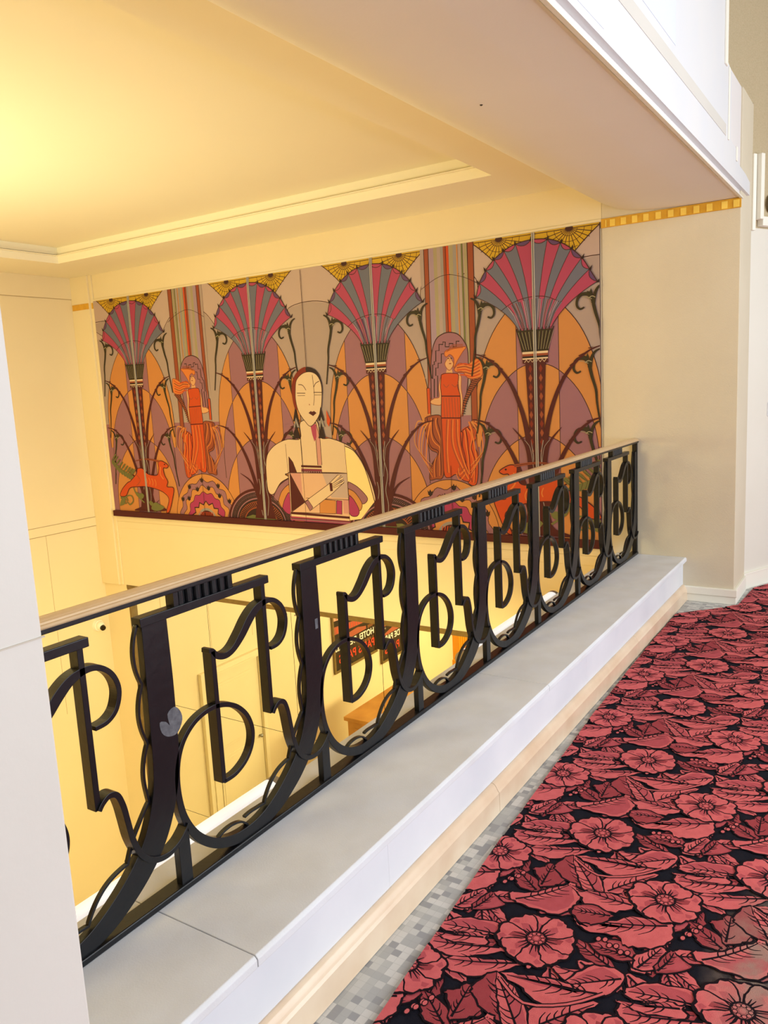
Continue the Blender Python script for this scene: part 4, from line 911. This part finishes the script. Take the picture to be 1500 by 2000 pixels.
def flower(cx, cy, R_=.108, n=7, rot=0.):
    an = [rot+2*math.pi*i/n+rnd.uniform(-.08, .08) for i in range(n)]
    for pas in (0, 1):
        for a in an:
            rr = R_*rnd.uniform(.92, 1.06) if pas == 0 else None
            if pas == 0: leafs.append((a, rr))
            a_, r_ = leafs[an.index(a)] if pas else leafs[-1]
            c_, s_ = math.cos(a), math.sin(a); T = lambda u, v_: (cx+u*c_-v_*s_, cy+u*s_+v_*c_)
            sh = [T(.02, -.006), T(r_*.45, -.030), T(r_*.80, -.044), T(r_*.97, -.026), T(r_*.93, -.004), T(r_*1.0, .018), T(r_*.84, .042), T(r_*.45, .032), T(.02, .006)]
            if pas == 0: cf(grow(catmull(sh, True, 3), .007), CK)
            else:
                q = jag(sh, .0032, 3); cf(grow(q, .003), CK); cf(grow(q, -.0022), CR)
                cf([T(.02, 0), T(r_*.4, -.016), T(r_*.62, -.010), T(r_*.7, .008), T(r_*.4, .016)], CM_ if rnd.random() < .6 else CD)
                cf([T(r_*.72, .012), T(r_*.86, .028), T(r_*.93, .012), T(r_*.84, .004)], CM_)
                for dv in (-.008, .004, .012): cs([T(.026, dv*.6), T(r_*rnd.uniform(.45, .62), dv*1.3)], .0045, CK, (.006, .002))
    leafs.clear()
    cf(ell(cx, cy, .032, .032, 14), CK); cf(ell(cx, cy, .026, .026, 12), CD)
    for q in range(9):
        a = q*2*math.pi/9; cf(ell(cx+.019*math.cos(a), cy+.019*math.sin(a), .0072, .0072, 8), CK); cf(ell(cx+.019*math.cos(a), cy+.019*math.sin(a), .0052, .0052, 7), CR)
    cf(ell(cx, cy, .009, .008, 8), CR)
leafs = []
SH = dict(
l1=[(.162, .146), (.191, .086), (.245, .037), (.294, -.007), (.263, -.025), (.22, -.048), (.158, -.032), (.126, .001), (.124, .073), (.13, .132)],
l2=[(.284, .004), (.268, -.034), (.288, -.087), (.299, -.15), (.275, -.205), (.221, -.16), (.208, -.095), (.239, -.053)],
l3=[(.361, .075), (.433, .042), (.354, -.009), (.283, -.048), (.321, .051)],
l3b=[(.433, .042), (.393, -.034), (.31, -.098), (.268, -.093), (.276, -.05), (.337, -.01)],
l4=[(.439, .03), (.471, -.048), (.486, -.143), (.473, -.183), (.496, -.227), (.444, -.177), (.394, -.1), (.423, -.025)],
l5=[(.352, -.085), (.412, -.149), (.462, -.226), (.4, -.189), (.322, -.148), (.299, -.106)],
l6=[(.311, .135), (.326, .107), (.364, .086), (.301, .026), (.269, .031), (.234, .08), (.283, .107)],
l7=[(.138, -.062), (.116, -.087), (.128, -.121), (.174, -.166), (.218, -.208), (.249, -.291), (.238, -.322), (.174, -.329), (.118, -.288), (.095, -.222), (.122, -.198), (.104, -.104)],
bud=[(.173, -.045), (.208, -.068), (.214, -.119), (.198, -.159), (.137, -.118), (.138, -.075)],
l8=[(.06, -.264), (.103, -.284), (.135, -.318), (.122, -.329), (.083, -.327), (.04, -.315), (.018, -.276)],
l8b=[(.111, -.332), (.133, -.35), (.107, -.382), (.087, -.401), (.033, -.325)],
l9=[(.286, -.359), (.283, -.38), (.267, -.426), (.226, -.471), (.204, -.467), (.2, -.412), (.24, -.377)],
l10=[(.533, -.077), (.552, -.148), (.584, -.224), (.552, -.25), (.502, -.189), (.506, -.113)],
l11=[(.459, .265), (.493, .258), (.488, .191), (.533, .067), (.514, .066), (.443, .163), (.435, .234)],
l12=[(.417, .194), (.458, .117), (.501, .001), (.459, .027), (.396, .094), (.385, .166)],
l13=[(.538, .272), (.595, .223), (.616, .123), (.577, .098), (.546, .177), (.524, .238)],
l15=[(.677, -.259), (.73, -.304), (.752, -.327), (.674, -.324), (.627, -.306), (.618, -.271)],
l16=[(.496, -.258), (.499, -.31), (.55, -.374), (.548, -.417), (.518, -.422), (.491, -.342), (.488, -.291)],
l17=[(.05, -.14), (.09, -.17), (.10, -.23), (.055, -.265), (.03, -.21)],
l18=[(-.13, -.13), (-.06, -.15), (-.01, -.20), (-.03, -.26), (-.10, -.24), (-.15, -.18)],
)
# filler under everything: stems and small dusky leaves
for x_, y_, a in ((.14, .17, 2.2), (.05, .16, 1.0), (.38, -.26, -.8), (.46, -.10, .4), (.24, .06, 1.5), (.02, -.16, -2.0), (.20, -.30, .3), (.56, -.20, 1.2), (.44, .22, 2.5), (.30, .17, .2), (.13, -.22, 2.9), (.40, -.38, 1.1), (.08, .24, .2), (.52, .16, 1.9), (.34, -.13, 1.2), (.14, -.40, 2.0), (.60, -.38, .5), (-.05, -.32, 1.0), (.25, .22, 2.6), (.47, -.33, 2.2), (.16, -.02, -.9)):
    c0, s0 = math.cos(a), math.sin(a); T = lambda u, v_: (x_+u*c0-v_*s0, y_+u*s0+v_*c0)
    leaf([T(-.07, 0), T(-.03, .024), T(.03, .022), T(.075, 0), T(.03, -.024), T(-.03, -.02)], rnd.choice((CD, CR, CM_)), CM_)
for k_ in ('l13', 'l11', 'l12', 'l16', 'l15', 'l9', 'l10', 'l17', 'l18', 'l8', 'l8b', 'l6', 'l5', 'l4', 'l3', 'l3b', 'l1', 'l2', 'l7', 'bud'):
    leaf(SH[k_], CD if k_ in ('l9', 'l6', 'l8b', 'l17', 'bud', 'l3') else CR, CM_ if k_ not in ('l6', 'l9') else CD)
for ax, ay, bx, by in ((.093, -.145, .058, -.249), (.20, .19, .27, .15), (.50, -.02, .54, -.06)):
    cs([(ax, ay), (bx, by)], .004, CK)
    for q in range(6):
        t_ = (q+.5)/6; px_ = ax+(bx-ax)*t_+(.006 if q % 2 else -.006); py_ = ay+(by-ay)*t_
        cf(ell(px_, py_, .013, .009, 8), CK); cf(ell(px_, py_, .009, .0062, 8), CR)
cs([(.50, -.23), (.42, -.16), (.37, -.06), (.42, .03)], .014, CK); cs([(.50, -.23), (.42, -.16), (.37, -.06), (.42, .03)], .007, CR)
flower(0, 0, .112, 8, .2)
flower(.344, -.276, .102, 7, .5)
K.fill([(-2, -3.2), (9, -3.2), (9, 1.4), (-2, 1.4)], CN, False)
base_z = K.z
AX, AY = .6095, .545
ready = []
for c_ in CELL:
    if c_[0] == 'f': ready.append(('f', list(c_[1]), K.mi(c_[2]), c_[2]))
    else:
        pp_ = c_[1]; pp_ = catmull(pp_, False, 3) if len(pp_) > 2 else list(pp_); k2 = len(pp_); L_ = []; R_ = []
        for i in range(k2):
            a = pp_[max(i-1, 0)]; b = pp_[min(i+1, k2-1)]; dx, dy = b[0]-a[0], b[1]-a[1]; l = math.hypot(dx, dy) or 1
            ww = c_[3] if not c_[4] else c_[4][0]+(c_[4][1]-c_[4][0])*i/(k2-1)
            L_.append((pp_[i][0]-dy/l*ww/2, pp_[i][1]+dx/l*ww/2)); R_.append((pp_[i][0]+dy/l*ww/2, pp_[i][1]-dx/l*ww/2))
        ready.append(('f', L_+R_[::-1], K.mi(c_[2]), c_[2]))
def inside(pts, rg):
    for i in range(len(rg)):
        a = rg[i]; b = rg[(i+1) % len(rg)]
        for p in pts:
            if (b[0]-a[0])*(p[1]-a[1])-(b[1]-a[1])*(p[0]-a[0]) < 0: return False
    return True
for ix in range(-6, 12):
    for iy in range(-6, 3):
        ox, oy = 1.918+ix*AX, .808+iy*AY
        bb_ = [(ox-.2, oy-.5), (ox+.85, oy-.5), (ox+.85, oy+.3), (ox-.2, oy+.3)]
        whole = [rg for rg in K.r if inside(bb_, rg)]
        if not whole and not any(clip_poly(bb_, rg) for rg in K.r): continue
        for j, (_, pts, mi_, m) in enumerate(ready):
            z = (base_z+1+j)*K.d*.12+((ix % 2)*2+(iy % 2))*K.d*.03; q = [(a+ox, b+oy) for a, b in pts]
            if whole:
                n = len(K.v); K.v += [K.to(a, b, z) for a, b in q]; K.f.append(list(range(n, n+len(q)))); K.i.append(mi_)
            else:
                for rg in K.r:
                    q2 = clip_poly(q, rg)
                    if len(q2) > 2:
                        n = len(K.v); K.v += [K.to(a, b, z) for a, b in q2]; K.f.append(list(range(n, n+len(q2)))); K.i.append(mi_)
cp = tag(empty('carpet', (3, -.8, 0)), 'red and navy floral patterned carpet beside the mosaic strip', 'carpet')
o = K.build('woven_pattern', cp); o.location = (-3, .8, 0)
sb = MB(); sb.prism(R1, .0005, .0079, axis='z').prism(R2, .0005, .0079, axis='z').prism(R0, .0005, .0079, axis='z')
o = fixn(sb.build('backing', CN, cp)); o.location = (-3, .8, 0)
